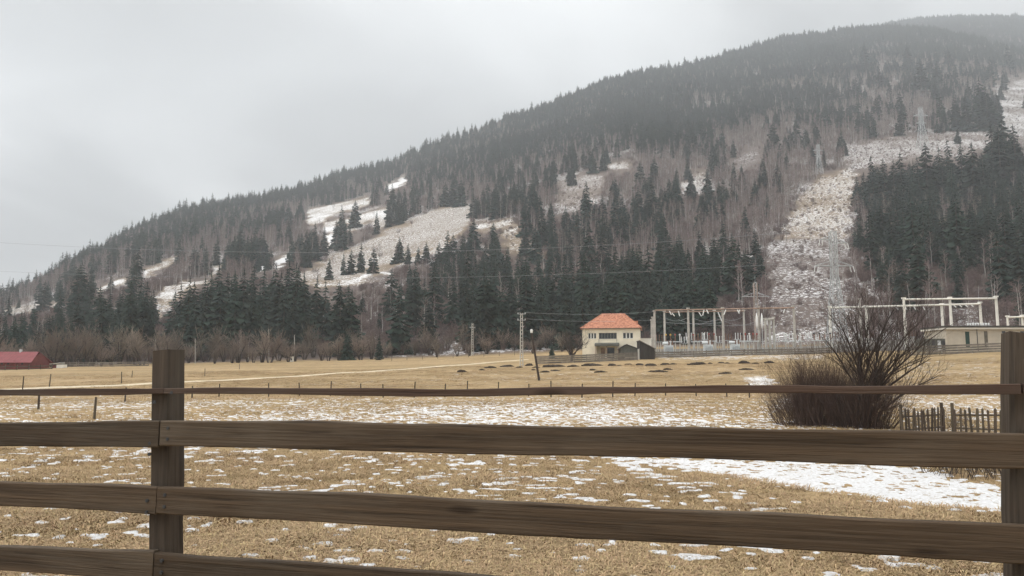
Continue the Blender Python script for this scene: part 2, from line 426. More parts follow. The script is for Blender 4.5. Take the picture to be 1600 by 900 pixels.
# (polygon, snow strength, grass strength, edge softness px)
SLOPE = [
    ([(462, 428), (520, 400), (565, 382), (610, 358), (650, 340), (700, 322), (728, 319), (737, 328), (733, 350), (700, 385), (640, 410), (560, 425), (490, 446)], 0.42, 1.0, 4),
    ([(485, 447), (560, 428), (610, 420), (610, 430), (560, 440), (490, 458)], 0.62, 1.0, 4),
    ([(478, 345), (486, 327), (535, 316), (575, 307), (580, 318), (548, 328), (515, 340), (488, 352)], 0.56, 0.7, 3),
    ([(508, 352), (535, 342), (524, 362), (520, 388), (508, 385)], 0.66, 0.6, 3),
    ([(540, 345), (575, 330), (606, 322), (606, 345), (595, 358), (575, 345), (548, 362)], 0.55, 0.6, 3),
    ([(600, 293), (616, 284), (634, 275), (636, 284), (618, 294), (603, 300)], 0.8, 0.4, 3),
    ([(425, 408), (455, 394), (458, 404), (430, 420), (395, 432), (398, 424)], 0.85, 0.6, 3),
    ([(240, 468), (262, 450), (300, 440), (330, 432), (335, 440), (280, 458), (258, 476), (246, 500), (242, 500)], 0.56, 0.8, 3),
    ([(0, 484), (40, 476), (100, 468), (104, 474), (60, 484), (0, 494)], 0.42, 1.0, 3),
    ([(150, 450), (170, 440), (200, 434), (200, 442), (170, 450), (140, 462)], 0.62, 0.9, 3),
    ([(220, 424), (245, 414), (275, 398), (278, 404), (250, 422), (225, 436)], 0.65, 0.8, 3),
    ([(330, 420), (350, 410), (352, 418), (332, 428)], 0.6, 0.8, 3),
    # power line cutting
    ([(1222, 372), (1240, 330), (1256, 300), (1285, 272), (1330, 262), (1336, 285), (1330, 330), (1324, 372)], 0.43, 0.45, 5),
    ([(1203, 380), (1322, 368), (1326, 420), (1318, 528), (1196, 528), (1200, 440)], 0.36, 0.0, 6),
    ([(1322, 232), (1390, 214), (1470, 210), (1550, 194), (1556, 226), (1500, 250), (1430, 250), (1370, 258), (1325, 275)], 0.42, 0.05, 6),
    ([(1553, 134), (1600, 120), (1680, 110), (1680, 235), (1600, 222), (1562, 198), (1548, 165)], 0.46, 0.05, 6),
    ([(872, 280), (905, 272), (945, 270), (940, 300), (925, 320), (870, 332)], 0.38, 0.1, 8),
    ([(945, 258), (975, 250), (988, 254), (985, 266), (955, 264)], 0.5, 0.2, 4),
    ([(1060, 290), (1078, 270), (1104, 266), (1104, 290), (1080, 302)], 0.48, 0.2, 6),
    ([(855, 400), (800, 395), (780, 360), (806, 350), (815, 380)], 0.42, 0.6, 6),
    ([(740, 345), (800, 342), (806, 352), (745, 360)], 0.5, 0.7, 4),
    ([(1140, 250), (1190, 225), (1195, 245), (1150, 268)], 0.34, 0.0, 8),
]
NEARSNOW = [
    ([(940, 712), (1100, 714), (1400, 727), (1500, 750), (1570, 780), (1592, 804), (1500, 812), (1400, 805), (1300, 795), (1180, 775), (1080, 750), (990, 728)], 0.88, 10),
    ([(320, 668), (420, 650), (560, 640), (720, 630), (860, 628), (980, 636), (1080, 650), (1240, 672), (900, 676), (500, 676)], 0.48, 14),
    ([(-50, 618), (300, 622), (700, 618), (1190, 618), (1260, 668), (900, 680), (-50, 664)], 0.22, 12),
    ([(1158, 590), (1198, 587), (1218, 604), (1178, 603)], 0.75, 4),
    ([(1208, 625), (1240, 620), (1245, 645), (1220, 640)], 0.7, 6),
    ([(1025, 553), (1290, 552), (1290, 563), (1030, 564)], 0.42, 4),
    ([(700, 580), (1190, 572), (1190, 598), (700, 600)], 0.27, 8),
    ([(1380, 560), (1570, 556), (1570, 660), (1400, 650)], 0.30, 10),
    ([(380, 590), (700, 582), (700, 604), (380, 606)], 0.22, 8),
]

# ------------------------------------------------------------------ ground sheet
def build_ground():
    fr = math.radians(41)
    az = np.concatenate([np.linspace(-math.pi, -fr, 50)[:-1], np.linspace(-fr, fr, 760), np.linspace(fr, math.pi, 50)[1:-1]])
    rr = np.concatenate([np.geomspace(0.4, 3.8, 10)[:-1], np.geomspace(3.8, 70, 430)[:-1], np.geomspace(70, 3850, 430)])
    A, R = np.meshgrid(az, rr)
    X, Y = np.sin(A) * R, np.cos(A) * R
    Z = ground(X, Y)
    px, py = proj(X, Y, Z)
    vis = (Y > 1)
    rb = np.interp(A, AZT, T_RB)
    forest = smooth(-6, 10, R - rb)
    p = np.zeros_like(X); meadow = np.zeros_like(X)
    wob = np.clip(9 * 600 / R, 3, 14)
    qx = px + wob * 2.0 * (fbm(X / 17 + 1, Y / 17 + 61, 3) - 0.5) * 2; qy = py + wob * (fbm(X / 17 + 91, Y / 17 + 33, 3) - 0.5) * 2
    patch = 0.55 + 0.9 * fbm(X / 26 + 14, Y / 26 + 77, 3)
    for poly, s, g, e in SLOPE:
        k = smooth(e, -e, poly_sd(qx, qy, poly)) * vis * (R > 230)
        s = s * (patch if g < 0.9 else 0.8 + 0.4 * fbm(X / 40, Y / 40, 2))
        p = np.maximum(p, k * s); meadow = np.maximum(meadow, k * g)
    base = 0.36 * smooth(0.46, 0.70, fbm(X / 60 + 5, Y / 60 + 5, 3)) + 0.14
    p = np.where(R > rb + 5, np.maximum(p, base * forest * 0.9), p)
    # field snow, settled into flecks by hand-sized hollows
    pn = 0.10 * smooth(80, 20, R) + 0.05 * (R < rb)
    wn_ = np.clip(1180 * 0.9 / np.maximum(R, 1), 4, 60)
    nx = px + wn_ * 3.0 * (fbm(X / 2.1 + 8, Y / 2.1 + 8, 3) - 0.5); ny = py + wn_ * 0.28 * (fbm(X / 2.1 + 58, Y / 2.1 + 18, 3) - 0.5)
    for poly, s, e in NEARSNOW:
        k = smooth(e, -e, poly_sd(nx, ny, poly)) * vis * (R < 240)
        pn = np.where(k > 0.02, np.maximum(pn, k * s), pn)
    be = np.interp(A, AZT, T_BE); bw = np.interp(A, AZT, T_BW)
    lip = np.exp(-((R - be + 0.6) / 1.3) ** 2) * smooth(6, 2.5, bw)
    pn = pn * (1 - lip)
    stretch = 0.7
    fl = fbm(X / 0.12 * stretch + 31, Y / 0.12 + 31, 2, 0.5)
    big = fbm(X / 5.0 + 3, Y / 5.0 + 3, 2)
    fl = fl + 0.17 * (big - 0.5)
    lo, hi = np.quantile(fl, 0.01), np.quantile(fl, 0.99)
    u = np.clip((fl - lo) / (hi - lo), 0, 1)
    # rank the noise so that p is the share of ground covered
    qs = np.quantile(u, np.linspace(0, 1, 101)); u = np.interp(u, qs, np.linspace(0, 1, 101))
    near_bin = smooth(-0.07, 0.11, pn - (1 - u)) * 0.93
    near_w = smooth(110, 45, R)
    field = near_bin * near_w + pn * (1 - near_w)
    snow = np.where(R < rb + 5, field, p)
    Z = Z + 0.03 * near_bin * (R < 60)
    n_a, n_r = len(az), len(rr)
    idx = np.arange(n_a * n_r).reshape(n_r, n_a)
    a = idx[:-1]; b = idx[1:]
    q = np.stack([a, np.roll(a, -1, 1), np.roll(b, -1, 1), b], -1).reshape(-1, 4)
    co = np.stack([X, Y, Z], -1).reshape(-1, 3)
    # close the middle under the camera
    centre = np.array([[0, 0, BANK_Z]])
    co = np.vstack([co, centre])
    me = bpy.data.meshes.new('ground')
    ci = n_a * n_r
    tri = np.stack([np.full(n_a, ci), np.roll(idx[0], -1), idx[0]], -1)
    nv = len(co); nq = len(q); ntri = len(tri)
    me.vertices.add(nv); me.vertices.foreach_set('co', co.astype(np.float32).ravel())
    me.loops.add(nq * 4 + ntri * 3)
    me.loops.foreach_set('vertex_index', np.concatenate([q[:, ::-1].ravel(), tri[:, ::-1].ravel()]).astype(np.int32))
    me.polygons.add(nq + ntri)
    me.polygons.foreach_set('loop_start', np.concatenate([np.arange(nq) * 4, nq * 4 + np.arange(ntri) * 3]).astype(np.int32))
    me.update(calc_edges=True)
    me.polygons.foreach_set('use_smooth', np.ones(nq + ntri, bool))
    for nm, arr in (('snow', snow), ('forest', forest * (1 - meadow)), ('meadow', meadow)):
        at = me.attributes.new(nm, 'FLOAT', 'POINT')
        at.data.foreach_set('value', np.append(arr.ravel(), 0).astype(np.float32))
    o = bpy.data.objects.new('ground', me); COL.objects.link(o)
    o['kind'] = 'structure'
    # material
    m = bpy.data.materials.new('field_and_forest_floor'); m.use_nodes = True
    nt = m.node_tree; B = nt.nodes['Principled BSDF']; B.inputs['Specular IOR Level'].default_value = 0.15
    L = nt.links.new
    def N(t, **k):
        n = nt.nodes.new(t)
        for i, v in k.items(): setattr(n, i, v)
        return n
    geo = N('ShaderNodeNewGeometry')
    def noise(scale, detail=5, rough=0.6, vec=None):
        n = N('ShaderNodeTexNoise'); n.inputs['Scale'].default_value = scale; n.inputs['Detail'].default_value = detail; n.inputs['Roughness'].default_value = rough
        L(vec or geo.outputs['Position'], n.inputs['Vector']); return n.outputs[0]
    def ramp(f, stops):
        r = N('ShaderNodeValToRGB'); cr = r.color_ramp
        cr.elements[0].position, cr.elements[0].color = stops[0][0], (*stops[0][1], 1)
        cr.elements[1].position, cr.elements[1].color = stops[1][0], (*stops[1][1], 1)
        for p_, c_ in stops[2:]:
            e = cr.elements.new(p_); e.color = (*c_, 1)
        L(f, r.inputs[0]); return r.outputs[0]
    def mix(f, a_, b_):
        n = N('ShaderNodeMix', data_type='RGBA')
        L(f, n.inputs[0]); L(a_, n.inputs[6]); L(b_, n.inputs[7]); return n.outputs[2]
    def attr(nm):
        n = N('ShaderNodeAttribute'); n.attribute_name = nm; return n.outputs['Fac']
    def mth(op, a_, b_=None):
        n = N('ShaderNodeMath', operation=op)
        for i, v in enumerate((a_, b_)):
            if v is None: continue
            if isinstance(v, (int, float)): n.inputs[i].default_value = v
            else: L(v, n.inputs[i])
        return n.outputs[0]
    g1 = ramp(noise(6.0, 8, 0.7), [(0.30, (0.155, 0.098, 0.050)), (0.70, (0.47, 0.33, 0.185)), (0.5, (0.32, 0.212, 0.108))])
    g2 = ramp(noise(0.16, 9, 0.72), [(0.35, (0.45, 0.34, 0.205)), (0.66, (0.19, 0.13, 0.07)), (0.5, (0.37, 0.26, 0.135))])
    mp = N('ShaderNodeMapping'); mp.inputs['Scale'].default_value = (0.02, 0.11, 0.02); L(geo.outputs['Position'], mp.inputs[0])
    g3 = ramp(noise(1.0, 5, 0.6, mp.outputs[0]), [(0.40, (0.20, 0.165, 0.075)), (0.62, (0.47, 0.355, 0.215))])
    def vmul(a_, b_, f):
        n = N('ShaderNodeMix', data_type='RGBA'); n.inputs[0].default_value = f; L(a_, n.inputs[6]); L(b_, n.inputs[7]); return n.outputs[2]
    grass = vmul(vmul(g1, g2, 0.45), g3, 0.32)
    cl = ramp(noise(0.8, 7, 0.75), [(0.34, (0.52, 0.50, 0.46)), (0.60, (1.12, 1.10, 1.06))])
    mm = N('ShaderNodeMix', data_type='RGBA', blend_type='MULTIPLY'); mm.inputs[0].default_value = 0.8; L(grass, mm.inputs[6]); L(cl, mm.inputs[7]); grass = mm.outputs[2]
    fl_ = ramp(noise(0.35, 8, 0.75), [(0.3, (0.060, 0.045, 0.039)), (0.72, (0.155, 0.118, 0.100))])
    md = ramp(noise(0.5, 8, 0.75), [(0.32, (0.105, 0.080, 0.060)), (0.70, (0.27, 0.21, 0.155))])
    col = mix(attr('forest'), grass, fl_)
    col = mix(attr('meadow'), col, md)
    # snow where a patchy noise falls under the local cover
    sn = N('ShaderNodeMapRange'); L(noise(0.7, 9, 0.74), sn.inputs[0]); sn.inputs[1].default_value = 0.30; sn.inputs[2].default_value = 0.70
    diff = mth('SUBTRACT', attr('snow'), sn.outputs[0])
    sm = N('ShaderNodeMapRange', interpolation_type='SMOOTHSTEP'); L(diff, sm.inputs[0]); sm.inputs[1].default_value = -0.05; sm.inputs[2].default_value = 0.10
    fine = noise(14.0, 6, 0.7)
    snc = ramp(fine, [(0.30, (0.48, 0.45, 0.42)), (0.62, (0.77, 0.77, 0.78))])
    col = mix(sm.outputs[0], col, snc)
    L(col, B.inputs['Base Color'])
    B.inputs['Roughness'].default_value = 0.9
    bp = N('ShaderNodeBump'); bp.inputs['Distance'].default_value = 0.05; bp.inputs['Strength'].default_value = 0.9
    L(mth('ADD', noise(9.0, 8, 0.75), mth('MULTIPLY', noise(30.0, 4, 0.7), 0.4)), bp.inputs['Height'])
    L(bp.outputs[0], B.inputs['Normal'])
    me.materials.append(m)
    return X, Y, near_bin, R
GX, GY, GSNOW, GR = build_ground()

# dirt track across the field
def build_track():
    pts = [(-60, 611), (0, 609.5), (30, 608), (120, 604.5), (232, 600), (307, 595.8), (400, 591.5), (500, 585.5), (599, 579), (680, 573), (755, 567.5), (815, 562.5), (835, 561)]
    W = [hit(x, y) for x, y in pts]
    P = []
    for i in range(len(W) - 1):
        n = max(2, int((W[i + 1] - W[i]).length / 1.2))
        P += [W[i].lerp(W[i + 1], k / n) for k in range(n)]
    arr = np.array([(p.x, p.y) for p in P])
    k = np.ones(9) / 9
    arr = np.stack([np.convolve(np.pad(arr[:, j], 4, mode='edge'), k, 'valid') for j in range(2)], -1)
    mb = MB(); cols = 7; vs_ = []; fs = []
    for i in range(len(arr)):
        d = arr[min(i + 1, len(arr) - 1)] - arr[max(i - 1, 0)]; d = d / (np.linalg.norm(d) + 1e-9)
        nn = np.array([-d[1], d[0]])
        w = 1.25 + 0.35 * math.sin(i * 0.7) * random.random()
        for c in range(cols):
            q = arr[i] + nn * w * (c / (cols - 1) * 2 - 1)
            edge = abs(c / (cols - 1) * 2 - 1)
            vs_.append((q[0], q[1], gz(q[0], q[1]) + 0.09 - 0.12 * edge ** 4))
    for i in range(len(arr) - 1):
        for c in range(cols - 1):
            a = i * cols + c
            fs.append((a, a + 1, a + cols + 1, a + cols))
    mb.add(vs_, fs)
    o = mb.build('dirt_track', M_TRACK, smooth_=True); o['kind'] = 'structure'
build_track()

# ------------------------------------------------------------------ tree meshes
def spruce_mesh(seed, H=20.0, R0=3.3, taper=0.8, gaps=0.07):
    rn = random.Random(seed)
    tr = MB(); cr = MB()
    tr.tube([(0, 0, -0.6), (0, 0, H * 0.5), (0, 0, H * 0.97)], [0.30, 0.17, 0.03], 5)
    levels = 20
    for k in range(levels):
        t = k / (levels - 1)
        z = 1.2 + (H - 1.7) * t ** 0.92
        L0 = R0 * (1 - z / H) ** taper * (0.82 + 0.36 * rn.random()) + 0.15
        nb = 9 if t < 0.7 else 6
        off = rn.random() * 6.28
        for j in range(nb):
            if rn.random() < gaps: continue
            a = off + 6.283 * j / nb + rn.uniform(-0.25, 0.25)
            L = L0 * rn.uniform(0.66, 1.18)
            zz = z + rn.uniform(-0.3, 0.3)
            c, s = math.cos(a), math.sin(a)
            w = L * rn.uniform(0.22, 0.34)
            droop = L * rn.uniform(0.22, 0.42)
            def pt(u, v, h): return (c * u - s * v, s * u + c * v, zz + h)
            v = [pt(0.05, 0, 0.12), pt(L * 0.5, 0, -droop * 0.25), pt(L, 0, -droop * 0.8), pt(L * 0.55, w, -droop * 0.55 - w * 0.5), pt(L * 0.55, -w, -droop * 0.55 - w * 0.5),
                 pt(L * 0.86, w * 0.7, -droop * 0.9 - w * 0.45), pt(L * 0.86, -w * 0.7, -droop * 0.9 - w * 0.45), pt(L * 0.25, w * 0.5, -droop * 0.35), pt(L * 0.25, -w * 0.5, -droop * 0.35)]
            cr.add(v, [(0, 7, 1), (7, 3, 1), (1, 3, 5), (1, 5, 2), (0, 1, 8), (8, 1, 4), (1, 6, 4), (1, 2, 6)])
    cr.tube([(0, 0, H * 0.93), (0, 0, H + 0.5)], [0.16, 0.02], 4)
    return tr, cr
def thin(cr, p, q, w, rn):
    """a twig: one long narrow triangle pair, edge on to nothing in particular"""
    p = Vector(p); q = Vector(q); d = q - p
    a = d.cross(Vector((rn.uniform(-1, 1), rn.uniform(-1, 1), rn.uniform(-1, 1))))
    if a.length < 1e-6: a = Vector((1, 0, 0))
    a = a.normalized() * w
    b = d.cross(a).normalized() * w
    cr.add([p - a, p + a, q, p - b, p + b], [(0, 1, 2), (3, 4, 2)])
def birch_mesh(seed, H=15.0):
    rn = random.Random(seed)
    tr = MB(); cr = MB()
    pts = [Vector((0, 0, -0.5))]; 
    for k in range(1, 6):
        pts.append(Vector((rn.uniform(-0.18, 0.18) * k * 0.5, rn.uniform(-0.18, 0.18) * k * 0.5, H * k / 5)))
    tr.tube(pts, [0.17, 0.15, 0.12, 0.085, 0.05, 0.015], 5)
    for i in range(46):
        t = rn.uniform(0.25, 0.98); k = min(4, int(t * 5)); p = pts[k].lerp(pts[k + 1], t * 5 - k)
        a = rn.random() * 6.283; L = (1 - t) ** 0.7 * rn.uniform(2.0, 3.8) + 0.8
        up_ = rn.uniform(0.7, 1.5)
        q = p + Vector((math.cos(a), math.sin(a), up_)).normalized() * L
        thin(cr, p, q, 0.045, rn)
        for m in range(5):
            s = p.lerp(q, rn.uniform(0.35, 1.0))
            e = s + Vector((math.cos(a) * 0.6 + rn.uniform(-0.8, 0.8), math.sin(a) * 0.6 + rn.uniform(-0.8, 0.8), rn.uniform(-0.1, 1.1))) * L * 0.32
            thin(cr, s, e, 0.036, rn)
    return tr, cr
def brush_mesh(seed, H=4.5, R=2.3, n=170):
    rn = random.Random(seed); cr = MB()
    for i in range(n // 5):
        a = rn.random() * 6.283; rr = R * math.sqrt(rn.random()) * 0.55
        b = Vector((math.cos(a) * rr, math.sin(a) * rr, -0.2))
        h = H * rn.uniform(0.55, 1.05)
        tip = b + Vector((math.cos(a) * rr * 0.8 + rn.uniform(-.7, .7), math.sin(a) * rr * 0.8 + rn.uniform(-.7, .7), h))
        thin(cr, b, tip, 0.05, rn)
        for k in range(4):
            s = b.lerp(tip, rn.uniform(0.3, 0.95))
            thin(cr, s, s + Vector((rn.uniform(-1, 1), rn.uniform(-1, 1), rn.uniform(0.2, 1.2))) * h * 0.26, 0.036, rn)
    return cr
def willow_mesh(seed, H=9.0, R=4.2, dens=1.0):
    rn = random.Random(seed); tr = MB(); cr = MB()
    for i in range(5):
        a = rn.random() * 6.283; ln = rn.uniform(0.1, 0.45)
        p0 = Vector((math.cos(a) * 0.25, math.sin(a) * 0.25, -0.4))
        p1 = p0 + Vector((math.cos(a) * ln, math.sin(a) * ln, 1)).normalized() * H * 0.30
        p2 = p1 + Vector((math.cos(a) * ln * 1.6 + rn.uniform(-.2, .2), math.sin(a) * ln * 1.6 + rn.uniform(-.2, .2), 1)).normalized() * H * 0.3
        tr.tube([p0, p1, p2], [0.2, 0.13, 0.06], 5)
        for j in range(int(24 * dens)):
            t = rn.uniform(0.35, 1.0); s = p0.lerp(p1, t * 2) if t < 0.5 else p1.lerp(p2, t * 2 - 1)
            aa = rn.random() * 6.283; el = rn.uniform(-0.1, 1.5)
            d = Vector((math.cos(aa) * math.cos(el), math.sin(aa) * math.cos(el), math.sin(el)))
            L = rn.uniform(0.5, 1) * H * 0.42 * (0.55 + 0.45 * abs(d.z))
            e = s + d * L
            thin(cr, s, e, 0.04, rn)
            for m in range(6):
                s2 = s.lerp(e, rn.uniform(0.35, 1))
                d2 = (d + Vector((rn.uniform(-.8, .8), rn.uniform(-.8, .8), rn.uniform(-.3, .7)))).normalized()
                thin(cr, s2, s2 + d2 * L * rn.uniform(0.25, 0.5), 0.028, rn)
    return tr, cr
def joined(name, parts):
    me = bpy.data.meshes.new(name); v = []; f = []; mi = []
    for k, (mb, m) in enumerate(parts):
        o = len(v); v += mb.v; f += [tuple(i + o for i in q) for q in mb.f]; mi += [k] * len(mb.f)
        me.materials.append(m)
    me.from_pydata(v, [], f); me.polygons.foreach_set('material_index', mi); me.update()
    return me
SPR = [spruce_mesh(i, 20.0, *r) for i, r in enumerate(((5.0, 0.75, 0.07), (4.0, 0.62, 0.16), (5.8, 0.9, 0.1), (4.5, 0.7, 0.22), (3.6, 0.55, 0.12), (5.4, 0.68, 0.3)))]
BIR = [birch_mesh(20 + i) for i in range(4)]
BRU = [brush_mesh(40 + i) for i in range(3)]
WIL = [willow_mesh(60 + i) for i in range(4)]
def meshes(kind, lst, names, ms):
    out = []
    for p in lst: out.append([mb.mesh(n, m) for mb, n, m in zip(p if isinstance(p, tuple) else (p,), names, ms)])
    return out
SPR_M = meshes('spruce', SPR, ('trunk', 'crown'), (M_BARK, M_NEEDLE))
BIR_M = meshes('birch', BIR, ('trunk', 'crown'), (M_BIRCH, M_TWIG))
BRU_M = meshes('brush', BRU, ('brushwood',), (M_BRUSH,))
WIL_M = meshes('willow', WIL, ('trunk', 'crown'), (M_DARKTWIG, M_WILLOW))
def source(name, lst, ms):
    c = bpy.data.collections.new(name)
    for i, p in enumerate(lst):
        me = joined(name, list(zip(p if isinstance(p, tuple) else (p,), ms)))
        c.objects.link(bpy.data.objects.new(f'{name}_{i}', me))
    return c
SRC = {'spruce': source('spruce_kind', SPR, (M_BARK, M_NEEDLE)), 'birch': source('birch_kind', BIR, (M_BIRCH, M_TWIG)), 'brush': source('brush_kind', BRU, (M_BRUSH,))}
def scatter(name, coll, P, rz, sxy, sz, var, label=None):
    me = bpy.data.meshes.new(name)
    n = len(P)
    me.vertices.add(n); me.vertices.foreach_set('co', np.asarray(P, np.float32).ravel())
    rot = RNG.normal(0, 0.025, (n, 3)).astype(np.float32); rot[:, 2] = rz
    scl = np.stack([sxy, sxy, sz], -1).astype(np.float32)
    a = me.attributes.new('rot', 'FLOAT_VECTOR', 'POINT'); a.data.foreach_set('vector', rot.ravel())
    a = me.attributes.new('scl', 'FLOAT_VECTOR', 'POINT'); a.data.foreach_set('vector', scl.ravel())
    a = me.attributes.new('kind_index', 'INT', 'POINT'); a.data.foreach_set('value', np.asarray(var, np.int32))
    o = bpy.data.objects.new(name, me); COL.objects.link(o); o['kind'] = 'stuff'
    if label: o['label'] = label
    ng = bpy.data.node_groups.new(name, 'GeometryNodeTree')
    ng.interface.new_socket('Geometry', in_out='INPUT', socket_type='NodeSocketGeometry')
    ng.interface.new_socket('Geometry', in_out='OUTPUT', socket_type='NodeSocketGeometry')
    gi = ng.nodes.new('NodeGroupInput'); go = ng.nodes.new('NodeGroupOutput')
    ip = ng.nodes.new('GeometryNodeInstanceOnPoints'); ci = ng.nodes.new('GeometryNodeCollectionInfo')
    ci.inputs['Collection'].default_value = coll
    ci.inputs['Separate Children'].default_value = True; ci.inputs['Reset Children'].default_value = True
    ip.inputs['Pick Instance'].default_value = True
    def na(nm, t):
        x = ng.nodes.new('GeometryNodeInputNamedAttribute'); x.data_type = t; x.inputs['Name'].default_value = nm
        return [s for s in x.outputs if s.enabled and s.name == 'Attribute'][0]
    ng.links.new(gi.outputs[0], ip.inputs['Points']); ng.links.new(ci.outputs[0], ip.inputs['Instance'])
    ng.links.new(na('kind_index', 'INT'), ip.inputs['Instance Index'])
    ng.links.new(na('rot', 'FLOAT_VECTOR'), ip.inputs['Rotation']); ng.links.new(na('scl', 'FLOAT_VECTOR'), ip.inputs['Scale'])
    ng.links.new(ip.outputs[0], go.inputs[0])
    md = o.modifiers.new('scatter', 'NODES'); md.node_group = ng
    return o

# ------------------------------------------------------------------ forest: where which tree stands
SPX = np.arange(0, 1601, 100)
SPROWS = {
    25:  [0, 0, 0, 0, 0, 0, 0, 0, 0, 0, 9, 9, 9, 9, 9, 9, 9],
    75:  [0, 0, 0, 0, 0, 0, 0, 0, 9, 9, 9, 9, 9, 9, 8, 7, 6],
    125: [0, 0, 0, 0, 0, 0, 9, 9, 9, 9, 9, 9, 8, 6, 2.5, 3, 4],
    175: [8, 8, 8, 8, 8, 8, 8, 8, 8, 8, 8, 7, 6, 3, 2, 4, 4],
    225: [8, 8, 8, 8, 8, 8, 8, 7, 7, 6, 6, 3, 2.2, 1.6, 1.6, 5, 6],
    275: [8, 8, 8, 8, 8, 8, 7, 6, 5, 4, 2, 1.4, 1.2, 0.6, 6, 8, 9],
    325: [8, 8, 8, 7, 7, 6, 5, 4, 4, 2, 2, 2.5, 1, 0.3, 7, 7, 8],
    375: [7, 6, 5, 4.5, 4, 4, 4, 4, 5, 4, 4.5, 5, 1, 0.3, 6, 6, 7],
    425: [4, 4, 3, 3, 5, 5, 4, 5, 6, 6, 6, 7.5, 1, 0.3, 5, 5.5, 6.5],
    475: [6, 6, 7, 8, 8, 7, 4.5, 6, 8, 8, 8, 8.5, 1, 0.3, 5, 5, 6],
    525: [9, 9, 9, 9, 9, 8, 4, 6, 8, 9, 9, 9, 1, 0.3, 5, 5, 5],
    575: [2] * 17}
SPY = np.array(sorted(SPROWS)); SPG = np.array([SPROWS[y] for y in SPY], float) / 10
def spruce_share(px, py):
    u = np.clip(px / 100, 0, 15.999); v = np.clip((py - 25) / 50, 0, 10.999)
    i = u.astype(int); j = v.astype(int); fu = u - i; fv = v - j
    return (SPG[j, i] * (1 - fu) + SPG[j, i + 1] * fu) * (1 - fv) + (SPG[j + 1, i] * (1 - fu) + SPG[j + 1, i + 1] * fu) * fv
AZL = math.radians(39)
def candidates(r0, r1, per):
    n = int(AZL * (r1 * r1 - r0 * r0) / per)
    r = np.sqrt(RNG.uniform(r0 * r0, r1 * r1, n)); a = RNG.uniform(-AZL, AZL, n)
    return np.sin(a) * r, np.cos(a) * r
def clear_share(px, py):
    k = np.zeros_like(px)
    for poly, s, g, e in SLOPE: k = np.maximum(k, smooth(4, -1, poly_sd(px, py, poly)))
    return k
def Z2ok(az, r): return np.interp(az, AZT, T_Z2) - 0.5 * np.abs(r - 3300) > np.interp(az, AZT, T_Z1) - 0.42 * (r - np.interp(az, AZT, T_R1)) 
def grow():
    out = {'spruce': [], 'birch': [], 'brush': []}
    for r0, r1, per in ((238, 380, 14.0), (380, 640, 18.0), (640, 1200, 28.0), (1200, 2400, 50.0), (2150, 3360, 64.0)):
        X, Y = candidates(r0, r1, per)
        r = np.hypot(X, Y); az = np.arctan2(X, Y)
        rb = np.interp(az, AZT, T_RB); rt = np.interp(az, AZT, T_R1)
        keep = (r > rb + 8) & ((r < rt + 60) | (r > 2150) & (r > rt + 60) & (Z2ok(az, r)))
        X, Y, r, az = X[keep], Y[keep], r[keep], az[keep]
        Z = ground(X, Y)
        px, py = proj(X, Y, Z)
        # break the shares up into stands
        st = fbm(X / 70 + 40, Y / 70 + 12, 3)
        hs = np.clip(RNG.normal(20, 4.2, len(X)), 9, 30) * (0.85 + 0.35 * fbm(X / 90 + 7, Y / 90 + 3, 2))
        hs = np.where(r > 1200, hs * 1.05, hs)
        hs = np.where((r < 420) & (px < 240), hs * np.interp(px, [0, 110, 240], [0.55, 0.65, 0.95]), hs)
        pm = proj(X, Y, Z + hs * 0.45)[1]
        share = spruce_share(px, pm)
        share = np.clip(share + (st - 0.5) * 1.5 * np.sqrt(np.clip(share * (1 - share) * 4, 0, 1)), 0, 1)
        u = RNG.random(len(X))
        sp_d = np.where(r < 500, 1 / 75.0, 1 / 62.0) * (share / 0.9) ** 2.6
        is_sp = u < per * sp_d
        kinds = RNG.random(len(X))
        bi_d = np.where(r < 420, np.where(px < 600, 1 / 320.0, 1 / 110.0), 1 / 36.0) * np.clip(1.15 - share, 0.15, 1)
        is_br = ~is_sp & (kinds < per * bi_d)
        is_bu = ~is_sp & ~is_br & (r < 1000) & (RNG.random(len(X)) < 0.8)
        # stay clear of the meadows and the cutting, with the base and with the part of the crown that would cover them
        def ok(h, frac):
            c = clear_share(px, py)
            for f in frac:
                c = np.maximum(c, clear_share(px, proj(X, Y, Z + h * f)[1]))
            return RNG.random(len(X)) > c * 0.985
        is_sp &= ok(hs, (0.15, 0.35, 0.55, 0.75, 0.95))
        hb = np.clip(RNG.normal(14, 2.5, len(X)), 8, 20)
        is_br &= ok(hb, (0.25, 0.5, 0.75, 0.95))
        hu = RNG.uniform(2.5, 5.5, len(X))
        cut = np.zeros(len(X)); 
        for poly, s_, g_, e_ in SLOPE[12:]: cut = np.maximum(cut, poly_sd(px, py, poly) < 0)
        is_bu = (is_bu & ok(hu, (0.8,))) | ((cut > 0) & (RNG.random(len(X)) < 0.42))
        hu = np.where(cut > 0, hu * 0.45, hu)
        for k, msk, h in (('spruce', is_sp, hs), ('birch', is_br, hb), ('brush', is_bu, hu)):
            out[k].append(np.stack([X[msk], Y[msk], Z[msk], h[msk], px[msk], py[msk]], -1))
    return {k: np.concatenate(v) for k, v in out.items()}
FOREST = grow()
